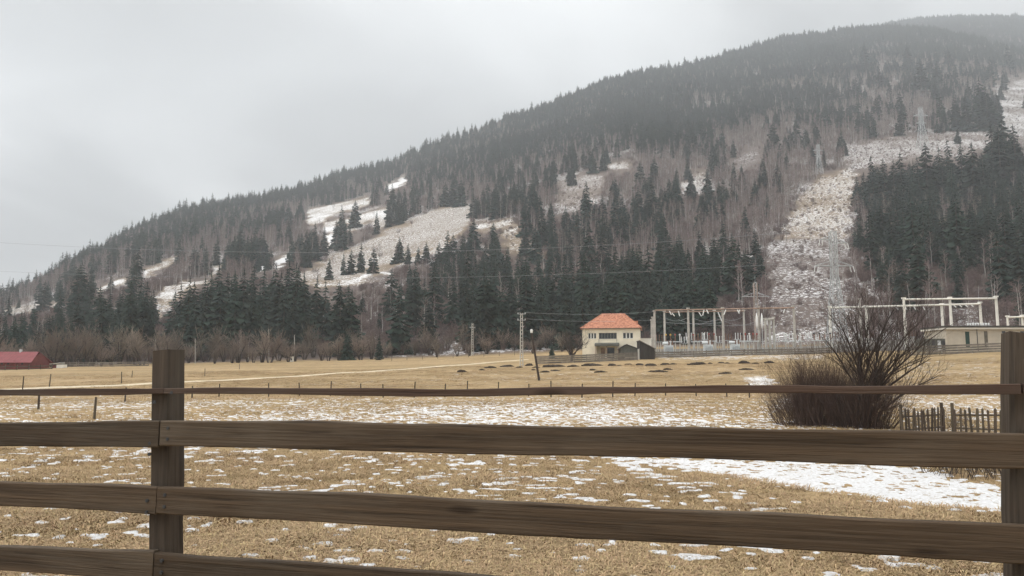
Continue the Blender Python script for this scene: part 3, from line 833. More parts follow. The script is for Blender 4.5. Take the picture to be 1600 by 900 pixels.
# spruces that stand out in the photograph: column, tip row, foot row
KEY = [(1117, 228, 272), (1208, 190, 232), (1245, 186, 226), (1262, 203, 242), (1276, 190, 228), (1312, 210, 246), (1412, 157, 205), (1440, 92, 152), (1428, 108, 150),
       (1471, 146, 202), (1338, 120, 158), (1277, 134, 172), (1300, 124, 152), (1352, 135, 165), (1496, 150, 205), (1512, 150, 205), (1535, 120, 200), (1545, 135, 205),
       (918, 283, 350), (862, 318, 380), (915, 325, 370), (1020, 280, 352), (998, 290, 355), (1045, 278, 315), (1080, 264, 312), (1107, 266, 325), (1160, 260, 295),
       (1195, 255, 292), (1215, 255, 292), (1092, 320, 375), (1130, 310, 362), (1165, 322, 380), (1034, 325, 388), (1012, 310, 360), (985, 380, 425), (960, 330, 385),
       (942, 330, 385), (972, 335, 385), (1058, 285, 330), (563, 380, 426), (548, 390, 429), (537, 395, 430), (514, 403, 437), (583, 387, 427), (623, 369, 411), (637, 380, 413), (653, 385, 413),
       (665, 377, 411), (699, 361, 420), (709, 365, 420), (686, 378, 421), (740, 342, 395), (770, 347, 383), (777, 367, 420), (820, 355, 400), (838, 350, 410), (555, 312, 356),
       (533, 321, 384), (526, 344, 388), (546, 351, 384), (588, 330, 366), (613, 286, 341), (633, 296, 334), (483, 363, 396), (466, 365, 398), (418, 394, 423), (405, 400, 423),
       (707, 280, 322), (720, 276, 322), (696, 284, 322), (8, 434, 466), (17, 437, 466), (29, 464, 481), (77, 448, 473), (92, 429, 469), (110, 429, 471), (52, 473, 532), (95, 480, 528), (110, 456, 505),
       (152, 447, 532), (188, 452, 522), (216, 431, 527), (236, 452, 517), (270, 455, 532), (290, 433, 540), (315, 433, 535), (339, 415, 530), (365, 428, 535), (392, 415, 530),
       (205, 445, 530), (226, 440, 530), (20, 488, 535), (35, 487, 535), (5, 490, 535), (70, 490, 535), (130, 470, 530), (170, 468, 530), (280, 445, 540), (302, 440, 540), (328, 425, 535), (352, 425, 535),
       (378, 420, 535), (410, 420, 535), (428, 412, 530), (445, 420, 535), (460, 415, 530), (475, 425, 540), (492, 432, 535), (508, 440, 535), (525, 440, 540), (542, 445, 540),
       (1365, 244, 330), (1385, 248, 325), (1410, 240, 325), (1398, 250, 330), (1450, 222, 318), (1470, 230, 315), (1487, 219, 310), (1505, 225, 312), (1522, 223, 320), (1555, 194, 290),
       (1575, 182, 290), (1592, 195, 300), (1565, 200, 300), (1430, 250, 330), (1440, 245, 330), (1540, 240, 320),
       (612, 420, 500), (640, 430, 505), (652, 425, 505), (625, 440, 510), (722, 430, 510), (738, 440, 512), (760, 440, 510), (800, 435, 505), (815, 430, 505), (830, 430, 505), (848, 435, 505),
       (865, 435, 505), (700, 395, 455), (720, 400, 450), (1500, 395, 445), (1495, 390, 440), (592, 485, 520), (545, 480, 525), (858, 500, 528)]
_rk = random.Random(77)
def extra(n, x0, x1, y0, y1, h0, h1):
    for _ in range(n):
        x = _rk.uniform(x0, x1); y = _rk.uniform(y0, y1); KEY.append((x, y - _rk.uniform(h0, h1), y))
extra(20, 1040, 1230, 250, 345, 30, 44); extra(26, 1350, 1580, 105, 200, 28, 48); extra(8, 1230, 1340, 150, 240, 26, 38); extra(16, 880, 1060, 290, 400, 38, 55); extra(12, 1340, 1600, 400, 480, 45, 65)
key = []
for (x, yt, yb) in KEY:
    p = hit(x, yb); top = at_depth(x, yt, p.y)
    key.append((p.x, p.y, p.z, max(6.0, top.z - p.z), x, yb))
KEYA = np.array(key)
print('key spruce heights', np.round(KEYA[:, 3], 1)[::9])
# thin the random spruces that would stand in the same spot
S = FOREST['spruce']
dmin = np.full(len(S), 1e9)
for k in KEYA: dmin = np.minimum(dmin, np.hypot(S[:, 0] - k[0], S[:, 1] - k[1]))
S = S[dmin > 2.5]
allS = np.concatenate([KEYA, S]); is_key = np.arange(len(allS)) < len(KEYA)
def pick_visible(A, wf, n, must=None):
    """the n that show largest: a coarse painter's pass, near to far"""
    W, Hh = 640, 360
    buf = np.zeros((Hh, W), bool); r = np.hypot(A[:, 0], A[:, 1]); order = np.argsort(r)[:9000]
    sc = W / 1600; vis = np.zeros(len(A))
    xs, yb = proj(A[:, 0], A[:, 1], A[:, 2]); yt = proj(A[:, 0], A[:, 1], A[:, 2] + A[:, 3])[1]
    for i in order:
        x = xs[i] * sc; y1 = yb[i] * sc; y0 = yt[i] * sc
        if x < 0 or x >= W: continue
        hw = max(0.5, (y1 - y0) * wf)
        cnt = 0
        for yy in range(max(0, int(y0)), min(Hh, int(y1) + 1)):
            w = hw * (yy - y0) / max(1, y1 - y0)
            a = max(0, int(x - w)); b = min(W, int(x + w) + 1)
            row = buf[yy, a:b]; cnt += (~row).sum(); row[:] = True
        vis[i] = cnt
    if must is not None: vis[must] = np.maximum(vis[must], 1) * 1e4
    return np.argsort(-vis)[:n]
def zone(x, y):
    """a phrase that says where on the slope, by things one can find"""
    foot = y > 490; low = y > 400; mid = y > 290
    if x < 130: a = 'above red barn'
    elif x < 250: a = 'above first willows'
    elif x < 470: a = 'below small snow strips'
    elif x < 600: a = 'below snowy meadow' if low else 'beside snowy meadow'
    elif x < 760: a = 'under hillside meadow' if low else 'above hillside meadow'
    elif x < 900: a = 'behind ladder pole' if low else 'above ladder pole'
    elif x < 1020: a = 'behind orange-roofed house' if low else 'above orange-roofed house'
    elif x < 1200: a = 'behind switchyard gantry' if low else 'above switchyard gantry'
    elif x < 1340: a = 'along snowy cutting'
    elif x < 1470: a = 'behind big bush' if low else 'above big bush'
    else: a = 'behind flat-roofed building' if low else 'above flat-roofed building'
    b = 'at forest foot' if foot else 'on lower slope' if low else 'halfway up slope' if mid else 'high on slope'
    return b, a
def label_all(items, fmt):
    """items: list of (object, x, y); ordinal from the left within its zone"""
    zs = {}
    for it in items: zs.setdefault(zone(it[1], it[2]), []).append(it)
    for (b, a), v in zs.items():
        v.sort(key=lambda q: q[1])
        for i, it in enumerate(v):
            it[0]['label'] = fmt.format(n=ordinal(i + 1), b=b, a=a)
def plant(A, sel, name, cat, group, meshlist, base_h, fmt, wmin, wmax):
    items = []
    for i in sel:
        x, y, z, h = A[i][:4]
        v = random.randrange(len(meshlist)); s = h / base_h; w = s * random.uniform(wmin, wmax)
        rz = random.random() * 6.283
        if len(meshlist[v]) == 1:
            o = inst(name, meshlist[v][0], None, (x, y, z), (0, 0, rz), (w, w, s))
            o['category'] = cat; o['group'] = group
        else:
            o = thing(name, None, cat, (x, y, z), rz, group); o.scale = (w, w, s)
            o.rotation_euler = (random.gauss(0, 0.02), random.gauss(0, 0.02), rz)
            for pn, me in zip(('trunk', 'crown'), meshlist[v]): inst(pn, me, o)
        items.append((o, A[i][4], A[i][5]))
    label_all(items, fmt)
def rest(A, sel, name, src, base_h, nvar, label, wmin, wmax):
    m = np.ones(len(A), bool); m[sel] = False
    B = A[m]; n = len(B); s = B[:, 3] / base_h
    scatter(name, SRC[src], B[:, :3], RNG.uniform(0, 6.283, n), s * RNG.uniform(wmin, wmax, n), s, RNG.integers(0, nvar, n), label)
    return n
selS = pick_visible(allS, 0.17, 300, np.where(is_key)[0])
plant(allS, selS, 'spruce_tree', 'spruce', 'spruces one can tell apart on the mountainside', SPR_M, 20.0, '{n} dark spruce from the left {b} {a}', 0.85, 1.15)
nS = rest(allS, selS, 'spruce_forest', 'spruce', 20.0, 6, 'dense dark spruce forest covering the mountainside and its ridge', 0.85, 1.15)
Bt = FOREST['birch']
selB = pick_visible(Bt, 0.12, 300)
plant(Bt, selB, 'birch_tree', 'bare birch', 'bare birches one can tell apart on the slope', BIR_M, 15.0, '{n} bare birch from the left {b} {a}', 0.85, 1.2)
nB = rest(Bt, selB, 'birch_forest', 'birch', 15.0, 4, 'bare reddish birch wood filling the gaps between spruces', 0.85, 1.2)
Bu = FOREST['brush']
selU = pick_visible(Bu, 0.4, 300)
plant(Bu, selU, 'brushwood_shrub', 'shrub', 'leafless shrubs at the foot of the slope', BRU_M, 4.5, '{n} leafless brown shrub from the left {b} {a}', 0.9, 1.5)
nU = rest(Bu, selU, 'undergrowth', 'brush', 4.5, 3, 'leafless purplish-brown undergrowth on the lower slope', 0.9, 1.5)
print('forest', nS, nB, nU, len(selS), len(selB), len(selU))

# leafless willows along the field edge
def willows():
    xs = []
    x = -5
    while x < 905:
        xs.append(x); x += random.uniform(9, 17)
    items = []
    for k, x in enumerate(xs):
        p = on_ring(x, random.uniform(230, 256))
        h = random.choice((random.uniform(5.5, 8.5), random.uniform(9.0, 14.0))) * (0.9 if x > 560 else 1.0)
        v = random.randrange(4)
        o = thing('willow_tree', None, 'bare tree', p, random.random() * 6.28, 'bare willows along the field edge')
        s = h / 9.0; w = s * random.uniform(0.85, 1.15); o.scale = (w, w, s)
        inst('trunk', WIL_M[v][0], o); inst('crown', WIL_M[v][1], o)
        items.append((o, x, 560))
    for i, it in enumerate(items):
        it[0]['label'] = f'{ordinal(i + 1)} rounded grey-brown willow along the far field edge, counted from the red barn'
willows()
# PART2
# ------------------------------------------------------------------ built things
def part(mb, name, m, root, parent=None, smooth_=False, label=None):
    """a mesh given in world coordinates, hung under its thing (root has no rotation)"""
    lx, ly, lz = root.location
    mb.v = [(a - lx, b - ly, c - lz) for a, b, c in mb.v]
    o = mb.build(name, m, parent or root, smooth_)
    if label: o['label'] = label
    return o
def W(px, py, Y): return at_depth(px, py, Y)
def gp(px, Y): return on_ground(px, Y)

# ---- roadside rail fence
def road_fence():
    D = ray(-3570, 606).normalized()
    D2 = Vector((D.x, D.y, 0)).normalized()
    nrm = Vector((-D2.y, D2.x, 0))
    if nrm.y > 0: nrm = -nrm                                    # towards the camera
    L0 = at_depth(262, 606, 4.1)
    def onp(px, py, off=0.0):
        d = ray(px, py); o = Vector((0, 0, EYE))
        t = (L0 + nrm * off - o).dot(nrm) / d.dot(nrm)
        return o + d * t
    R0 = onp(1592, 606)
    sp = (R0 - L0).length
    along = (R0 - L0).normalized(); along.z = 0; along.normalize()
    root = thing('rail_fence', 'weathered brown wooden rail fence running along the roadside', 'fence', (L0.x, L0.y, gz(L0.x, L0.y)))
    rn = random.Random(3)
    # posts
    tops = {-1: onp(262, 545).z - 0.02, 0: onp(262, 547).z, 1: onp(1592, 519).z, 2: onp(1592, 519).z}
    for k in (-1, 0, 1, 2):
        off = -0.078
        pl, pr = onp(262, 606, off), onp(1600, 606, off)
        c = {-1: pl - (pr - pl), 0: pl, 1: pr, 2: pr + (pr - pl)}[k]
        b = gz(c.x, c.y) - 0.5; t = tops[k]
        mb = MB(); h = 0.066; ch = 0.016; n = 9; ring = []
        sec = [(-h + ch, -h), (h - ch, -h), (h, -h + ch), (h, h - ch), (h - ch, h), (-h + ch, h), (-h, h - ch), (-h, -h + ch)]
        vs_, fs = [], []
        for i in range(n + 1):
            f = i / n; z = b + (t - b) * f
            j = (rn.uniform(-.004, .004), rn.uniform(-.004, .004)); s_ = 1.03 - 0.05 * f
            if i == n: z -= 0.0
            for (u, v) in sec:
                vs_.append((u * s_ + j[0], v * s_ + j[1], z - b + (rn.uniform(-.006, .006) if i == n else 0)))
        for i in range(n):
            for q in range(8): fs.append((i * 8 + q, i * 8 + (q + 1) % 8, (i + 1) * 8 + (q + 1) % 8, (i + 1) * 8 + q))
        vs_.append((0, 0, t - b + 0.004)); cidx = len(vs_) - 1
        for q in range(8): fs.append((n * 8 + q, n * 8 + (q + 1) % 8, cidx))
        mb.add(vs_, fs)
        o = mb.build('post', M_POSTW, root)
        ry = {-1: -0.03, 0: -0.046, 1: 0.05, 2: 0.02}[k]           # the posts have settled a little apart
        base_ = Vector((c.x, c.y, b)) - along * math.tan(ry) * (EYE - b)
        o.location = base_ - root.location
        o.rotation_euler = (0, ry, math.atan2(along.y, along.x))
    # rails: bottom and top rows at the post columns
    rows = {1: [((0, 609), (262, 606.5), (1592, 601.5)), ((0, 618), (262, 616.5), (1592, 615.5))],
            2: [((0, 659.5), (262, 656.5), (1592, 673.5)), ((0, 695), (262, 696.5), (1592, 727.5))],
            3: [((0, 752.5), (262, 759), (1592, 816.5)), ((0, 789.5), (262, 802), (1592, 875))],
            4: [((0, 852.5), (262, 860.5), (1592, 962)), ((0, 890), (262, 904), (1592, 1022))]}
    def rail(pa, pb, ta, ba, tb, bb, thick, m, off):
        """from pa to pb (plan), top/bottom heights at both ends"""
        d = Vector((pb.x - pa.x, pb.y - pa.y, 0)); Ln = d.length; ang = math.atan2(d.y, d.x)
        n = 34; vs_, fs = [], []
        ph = [rn.uniform(0, 6.28) for _ in range(6)]
        for i in range(n + 1):
            f = i / n; x = f * Ln
            t = ta + (tb - ta) * f; b = ba + (bb - ba) * f
            wv = 0.004 * math.sin(x * 1.3 + ph[0]) + 0.003 * math.sin(x * 3.1 + ph[1])
            t += wv + 0.0025 * math.sin(x * 7 + ph[2]) + rn.uniform(-.0012, .0012); b += wv + 0.004 * math.sin(x * 2.3 + ph[3]) + rn.uniform(-.0015, .0015)
            y0 = 0.004 * math.sin(x * 1.7 + ph[4]); y1 = y0 + thick
            c = 0.0025 if thick < 0.04 else 0.006
            for (yy, zz) in ((y0, b + c), (y0, t - c), (y0 + c, t), (y1 - c, t), (y1, t - c), (y1, b + c), (y1 - c, b), (y0 + c, b)):
                vs_.append((x, yy, zz - ba))
        for i in range(n):
            for q in range(8): fs.append((i * 8 + q, (i + 1) * 8 + q, (i + 1) * 8 + (q + 1) % 8, i * 8 + (q + 1) % 8))
        fs.append(tuple(range(8))); fs.append(tuple(range(n * 8 + 7, n * 8 - 1, -1)))
        mb = MB(); mb.add(vs_, fs)
        o = mb.build('rail', m, root)
        o.location = Vector((pa.x, pa.y, ba)) + nrm * off - root.location
        o.rotation_euler = (0, 0, ang)
        return o
    for k, (tp, bt) in rows.items():
        T = [onp(*q).z for q in tp]; Bz = [onp(*q).z for q in bt]
        xa = onp(0, 606)
        fa = (xa - L0).dot(along) / sp                             # negative
        # left bay extrapolated to the next post
        TA = T[1] + (T[0] - T[1]) / fa * -1; BA = Bz[1] + (Bz[0] - Bz[1]) / fa * -1
        th = 0.03 if k == 1 else 0.045
        m = M_REDRAIL if k == 1 else M_RAIL
        A = L0 - along * sp; C = L0 + along * sp * 2
        g = 0.004
        o1 = rail(A + along * g, L0 - along * g, TA, BA, T[1], Bz[1], th, m, th)
        o2 = rail(L0 + along * g, R0 - along * g, T[1] - 0.001, Bz[1], T[2], Bz[2], th, m, th)
        o3 = rail(R0 + along * g, C, T[2], Bz[2], T[2] + (T[2] - T[1]), Bz[2] + (Bz[2] - Bz[1]), th, m, th)
        for o, e in ((o1, -1), (o2, 1), (o3, 1)):       # nail heads where each board meets its post
            for q in (0.3, 0.72):
                for s_ in ((0.05,) if e > 0 else (sp - 0.06,)):
                    if k == 1 and q > 0.5: continue
                    hgt = (T[1] - Bz[1]) if k > 1 else 0.04
                    nb = MB(); nb.tube([(s_, -0.006, hgt * q), (s_, 0.004, hgt * q)], [0.009, 0.009], 8); nb.build('nail_head', M_DARKP, o)
        for o in (o1, o2, o3):
            if k == 1: o['label'] = 'thin reddish top rail'
road_fence()

# ---- bare bushes by branching
M_BRUSHN = mat('brown_shoots', (0.088, 0.059, 0.049), 0.85, 0.3, 3.0)
def branch(mb, p, d, L, r, depth, rn, spread=0.55, up_=0.25, kids=3, tmin=None):
    n = 3 if depth > 0 else 2
    pts = [Vector(p)]; dd = Vector(d).normalized()
    for i in range(n):
        dd = (dd + Vector((rn.uniform(-1, 1), rn.uniform(-1, 1), rn.uniform(-1, 1))) * 0.16 + Vector((0, 0, up_ * 0.12))).normalized()
        pts.append(pts[-1] + dd * L / n)
    e = r * 0.55
    mb.tube(pts, [r + (e - r) * i / n for i in range(n + 1)], 5 if r > 0.02 else 3, cap=False)
    if depth == 0: return
    for k in range(kids + (1 if rn.random() < 0.5 else 0)):
        t = rn.uniform(0.35, 1.0); i = min(n - 1, int(t * n)); q = pts[i].lerp(pts[i + 1], t * n - i)
        s = (dd + Vector((rn.uniform(-1, 1), rn.uniform(-1, 1), rn.uniform(-0.6, 1))) * spread * 1.5 + Vector((0, 0, up_))).normalized()
        branch(mb, q, s, L * rn.uniform(0.5, 0.78), e * rn.uniform(0.6, 0.85), depth - 1, rn, spread, up_, kids)
def big_bush():
    b = hit(1345, 668)
    root = thing('bare_bush', 'large dark leafless bush with arching limbs behind the rail fence', 'bush', b)
    sc = b.y / FPX
    rn = random.Random(21)
    tips = [(1478, 512), (1440, 500), (1400, 478), (1365, 482), (1335, 488), (1310, 500), (1455, 560), (1470, 585), (1290, 530), (1380, 520), (1425, 540)]
    for i, (tx, ty) in enumerate(tips):
        mb = MB()
        tip = at_depth(tx, ty, b.y + rn.uniform(-1.2, 1.2))
        base = b + Vector((rn.uniform(-.35, .35), rn.uniform(-.3, .3), -0.2))
        v = tip - base
        # a limb that leaves steeply and leans out
        mid = base + v * 0.5 + Vector((-v.x * 0.12, 0, v.z * 0.10))
        pts = [base, base.lerp(mid, 0.5) + Vector((-v.x * 0.06, 0, 0.05 * v.z)), mid, mid.lerp(tip, 0.55) + Vector((0, 0, 0.02 * v.z)), tip]
        r0 = rn.uniform(0.05, 0.085)
        mb.tube(pts, [r0, r0 * 0.8, r0 * 0.6, r0 * 0.38, r0 * 0.12], 6, cap=False)
        for k in range(22):
            t = rn.uniform(0.12, 0.97); j = min(3, int(t * 4)); q = pts[j].lerp(pts[j + 1], t * 4 - j)
            d = (v.normalized() * 0.8 + Vector((rn.uniform(-.8, .8), rn.uniform(-.8, .8), rn.uniform(-0.15, 0.7))))
            branch(mb, q, d, v.length * rn.uniform(0.14, 0.30), r0 * (1 - t) * 0.42 + 0.006, 3 if k < 10 else 2, rn, 0.5, 0.12, 3)
        part(mb, 'limb', M_DARKTWIG, root)
    tw = MB()
    for i in range(380):
        a = rn.random() * 6.28; q = rn.random() ** 0.6
        p = b + Vector((math.cos(a) * q * 1.1 + 0.15, math.sin(a) * q * 0.8, 0)); p.z = gz(p.x, p.y) - 0.05
        h = 3.3 * (1 - 0.45 * q) * rn.uniform(0.5, 1)
        branch(tw, p, (math.cos(a) * q * 0.75 + rn.gauss(0, .2), math.sin(a) * q * 0.6, 1), h * 0.75, rn.uniform(0.006, 0.011), 2, rn, 0.5, 0.2, 2)
    part(tw, 'fine_twigs', M_BRUSHN, root)
    # thin shoots crowding the foot
    mb = MB()
    for i in range(220):
        a = rn.random() * 6.28; rr = rn.random() ** 0.5 * 1.1
        p = b + Vector((math.cos(a) * rr, math.sin(a) * rr * 0.8, -0.1)); p.z = gz(p.x, p.y) - 0.05
        branch(mb, p, (rn.uniform(-.35, .35), rn.uniform(-.3, .3), 1), rn.uniform(0.5, 1.7), 0.007, 1, rn, 0.35, 0.3, 2)
    part(mb, 'shoots', M_DARKTWIG, root)
def shoot_bush():
    b = hit(1278, 664)
    root = thing('shoot_thicket', 'dense clump of upright brown shoots left of the large bare bush', 'bush', b)
    rn = random.Random(8); mb = MB()
    for i in range(1150):
        u = max(-1.2, min(1.2, rn.gauss(0, 0.6))); w = 1.25
        x = b.x + u * w; y = b.y + rn.gauss(0, 0.45)
        h = (1 - 0.38 * abs(u) ** 1.6) * rn.uniform(0.45, 1.0) * 3.0
        if u < -0.3: h *= 0.94
        p = Vector((x, y, gz(x, y) - 0.05))
        branch(mb, p, (u * 0.38 + rn.gauss(0, .28), rn.uniform(-.4, .4), 1), h * 0.8, rn.uniform(0.005, 0.010), 2, rn, 0.45, 0.25, 2)
    part(mb, 'shoots', M_BRUSHN, root)
big_bush(); shoot_bush()
def low_brush(px, py, w, h, n, label, seed):
    b = hit(px, py); root = thing('bramble_clump', label, 'bramble', b)
    rn = random.Random(seed); mb = MB()
    for i in range(n):
        x = b.x + rn.uniform(-w, w); y = b.y + rn.uniform(-w, w) * 0.5
        branch(mb, (x, y, gz(x, y) - 0.03), (rn.uniform(-.6, .6), rn.uniform(-.5, .5), 1), h * rn.uniform(0.5, 1.1), 0.006, 2, rn, 0.7, 0.0, 2)
    part(mb, 'stems', M_DARKTWIG, root)
low_brush(1562, 742, 1.5, 0.8, 260, 'dark bramble clump beside the snow patch at the second fence post', 5)
low_brush(1470, 668, 1.3, 0.55, 120, 'low dry twigs at the foot of the picket fence by the large bush', 6)
low_brush(1196, 577, 1.3, 1.3, 40, 'small spiky dry plant in the field above the little snow patch', 7)

# ---- picket fence
def picket_fence(name, label, pts, gate=False, seed=1):
    rn = random.Random(seed)
    P = [hit(x, y) for x, y in pts]
    root = thing(name, label, 'fence', P[0], 0, 'picket fences behind the rail fence')
    tot = (P[-1] - P[0]).length; n = int(tot / 0.165)
    for k in range(n + 1):
        f = k / n; q = P[0].lerp(P[-1], f); q.z = gz(q.x, q.y)
        h = rn.uniform(0.92, 1.05); w = rn.uniform(0.034, 0.048)
        mb = MB(); mb.box(-w, w, -0.011, 0.011, -0.05, h - 0.06)
        mb.add([(-w, -0.011, h - 0.06), (w, -0.011, h - 0.06), (w, 0.011, h - 0.06), (-w, 0.011, h - 0.06), (0, -0.011, h), (0, 0.011, h)], [(0, 1, 4), (2, 3, 5), (1, 2, 5, 4), (3, 0, 4, 5)])
        o = mb.build('picket', M_PICKET, root); o.location = q - root.location; o.rotation_euler = (rn.uniform(-.05, .05), rn.uniform(-.06, .06), math.atan2((P[-1] - P[0]).y, (P[-1] - P[0]).x))
    for hz in (0.28, 0.74):
        mb = MB(); mb.bar(P[0] + Vector((0, 0.03, hz)), P[-1] + Vector((0, 0.03, hz + rn.uniform(-.04, .04))), 0.03); part(mb, 'stringer', M_PICKET, root)
    for q in (P[0], P[-1]):
        mb = MB(); mb.tube([q + Vector((0, 0.09, -0.3)), q + Vector((0, 0.09, 1.15))], [0.06, 0.055], 7); part(mb, 'post', M_PICKET, root)
picket_fence('picket_fence', 'sagging dark picket fence panel next to the large bare bush', [(1412, 686), (1476, 681)], seed=2)
picket_fence('picket_fence', 'upright dark picket fence panel reaching the second fence post', [(1493, 682), (1640, 686)], seed=3)

# ---- wire fence across the field
def wire_fence(label, cols, seed, h=1.15):
    rn = random.Random(seed)
    P = [hit(x, y) for x, y in cols]
    root = thing('wire_fence', label, 'fence', P[0], 0, 'wire fences in the field')
    tops = []
    for p in P:
        mb = MB(); t = p + Vector((rn.uniform(-.08, .08), rn.uniform(-.05, .05), h * rn.uniform(0.85, 1.15))); tops.append(t)
        mb.tube([p - Vector((0, 0, 0.2)), t], [0.06, 0.05], 6); part(mb, 'post', M_PICKET, root)
    for hz in (0.45, 0.85):
        for i in range(len(P) - 1):
            a = P[i] + (tops[i] - P[i]) * hz; b = P[i + 1] + (tops[i + 1] - P[i + 1]) * hz
            mb = MB(); mb.tube([a, a.lerp(b, 0.5) - Vector((0, 0, 0.05)), b], [0.004] * 3, 3); part(mb, 'wire', M_STEEL, root)
wire_fence('long thin wire fence on wooden stakes crossing the middle of the field', [(420 + i * 44 + (i * 17) % 13, 620 - 1.5 * math.sin(i)) for i in range(18)], 4)
wire_fence('short wire fence on stakes beside the pale dirt track', [(35, 611), (77, 605), (190, 599), (206, 590), (320, 588), (374, 577)], 5, 1.3)
wire_fence('wire fence on thin stakes in front of the willows', [(612 + i * 24, 564 - 0.045 * i * 24) for i in range(9)], 6, 1.5)
wire_fence('sparse stakes with wire standing in the snowy grass below the barn', [(60, 640), (147, 655), (195, 628), (300, 622), (342, 620)], 9, 1.0)

# ---- dark heaps in the field
def heap(px, py, wpx, hpx, label, seed):
    rn = random.Random(seed); p = hit(px, py + hpx * 0.5)
    s = p.y / FPX; w = wpx * s * 0.5; h = hpx * s * 0.7
    n, m = 26, 8; vs_, fs = [], []
    ph = [rn.uniform(0, 6.28) for _ in range(8)]
    for j in range(m + 1):
        f = j / m
        for i in range(n):
            a = 2 * math.pi * i / n
            R_ = w * 1.1 * (1 - f ** 1.6) * (1 + 0.25 * math.sin(2 * a + ph[0]) + 0.2 * math.sin(5 * a + ph[1]))
            hh = h * (1 - (1 - f) ** 2) * (1 + (0.4 * math.sin(a + ph[4]) + 0.3 * math.sin(a * 3 + ph[2])) * (1 - f)) + rn.uniform(-.2, .2) * h * (j > 0)
            x = p.x + math.cos(a) * R_ + rn.uniform(-.09, .09) * w; y = p.y + math.sin(a) * R_ * 0.6
            vs_.append((x, y, (gz(x, y) - 0.08 if j == 0 else p.z + hh - 0.05)))
    for j in range(m):
        for i in range(n): fs.append((j * n + i, j * n + (i + 1) % n, (j + 1) * n + (i + 1) % n, (j + 1) * n + i))
    mb = MB(); mb.add(vs_, fs); mb.v = [(a - p.x, b - p.y, c - p.z) for a, b, c in mb.v]
    o = mb.build('manure_heap', M_SOIL, None, False); o.location = p
    tag(o, label, 'heap', 'dark manure heaps in the field')
HEAPS = [(723, 579, 12, 5), (753, 577, 9, 3), (767, 573, 15, 4), (793, 571, 19, 4), (811, 573, 10, 3), (827, 569, 12, 5), (838, 573, 9, 3), (865, 571, 26, 5), (895, 571, 20, 4), (925, 569, 26, 5),
         (956, 569, 13, 5), (968, 570.5, 8, 2), (981, 568.5, 10, 2.5), (1000, 568.5, 13, 4), (1017, 569, 18, 5), (1040, 568, 12, 4), (1052, 568, 10, 3), (1090, 567, 26, 5), (1110, 567, 8, 3),
         (1126, 566, 9, 3), (1136, 566.5, 8, 3), (1163, 565, 16, 6), (1180, 567, 9, 3), (1201, 565, 12, 5), (851, 580, 12, 4), (868, 578, 14, 3), (927, 577, 10, 3.5), (939, 580, 16, 4),
         (1030, 579, 26, 4), (1043, 576, 12, 4), (1134, 582, 17, 4), (1167, 576, 20, 4), (834, 577, 8, 3)]
for i, (x, y, w, h) in enumerate(sorted(HEAPS)):
    a = 'upper row behind' if y < 574 else 'lower row before'
    heap(x, y, w, h, f'{ordinal(i + 1)} dark manure heap from the leaning pole side in the line before the house' if False else f'{"wide" if w > 18 else "small" if w < 11 else "middling"} dark manure heap, {ordinal(i + 1)} from the left of the field row', 100 + i)

# ---- poles
def ladder_pole(px, yt, yb, label, arms=(0.16,), r=0.22, Y=None, rungs=True):
    p = hit(px, yb) if Y is None else gp(px, Y)
    top = at_depth(px, yt, p.y); H = top.z - p.z
    root = thing('concrete_pole', label, 'utility pole', p)
    n = max(6, int(H / 0.75)); s = r
    if rungs:
        for sx in (-1, 1):
            mb = MB(); mb.tube([p + Vector((sx * s, 0, -0.5)), p + Vector((sx * s * 0.62, 0, H))], [0.11, 0.085], 4); part(mb, 'upright', M_CONC if sx < 0 else M_CONCG, root)  # left upright coloured paler as the lit leg, right one greyer
        for k in range(n):
            f = (k + 0.5) / n; z = H * f; w = s * (1 - 0.38 * f)
            mb = MB(); mb.box(p.x - w, p.x + w, p.y - 0.07, p.y + 0.07, p.z + z - 0.09, p.z + z + 0.09); part(mb, 'rung', M_CONC, root)
    else:
        mb = MB(); mb.tube([p - Vector((0, 0, 0.4)), p + Vector((0, 0, H))], [0.15, 0.10], 7); part(mb, 'upright', M_CONCG, root)
    for a in arms:
        z = p.z + H * (1 - a); w = 0.85
        mb = MB(); mb.box(p.x - w, p.x + w, p.y - 0.17, p.y - 0.09, z - 0.06, z + 0.06); c = part(mb, 'crossarm', M_STEEL, root)
        for q in (-0.75, 0.75):
            mb = MB(); mb.lathe(p.x + q, p.y - 0.13, [(0.05, z + 0.06), (0.08, z + 0.12), (0.05, z + 0.2), (0.07, z + 0.25), (0.02, z + 0.32)], 7); part(mb, 'insulator', M_WHITE, root)
    return p, H
POLE, PH = ladder_pole(815, 489, 573, 'tall concrete ladder pole in the field near the leaning wooden pole', (0.02, 0.135), 0.30)
ladder_pole(738, 505, 556, 'shorter concrete pole with crossarm at the field edge before snowy rocks', (0.14,), 0.3)
def plain_pole(px, yt, yb, label, r=0.13, m=None, lean=0.0, name='wooden_pole', Y=None):
    p = hit(px, yb) if Y is None else gp(px, Y)
    top = at_depth(px + lean, yt, p.y)
    root = thing(name, label, 'utility pole', p)
    mb = MB(); mb.tube([p - (top - p).normalized() * 0.4, p.lerp(top, 0.5), top], [r, r * 0.85, r * 0.7], 8); part(mb, 'shaft', m or M_CONCG, root)
    return root, p, top
rt, lp, lt = plain_pole(842.5, 519, 594.5, 'dark wooden pole leaning over in front of the ladder pole', 0.17, M_DARKTWIG, -12)
mb = MB(); mb.tube([lt - Vector((0, 0, 0.1)), lt + Vector((0, 0, 0.25)), lt + Vector((0, 0, 0.4))], [0.16, 0.20, 0.10], 8); part(mb, 'cap', M_WHITE, rt)
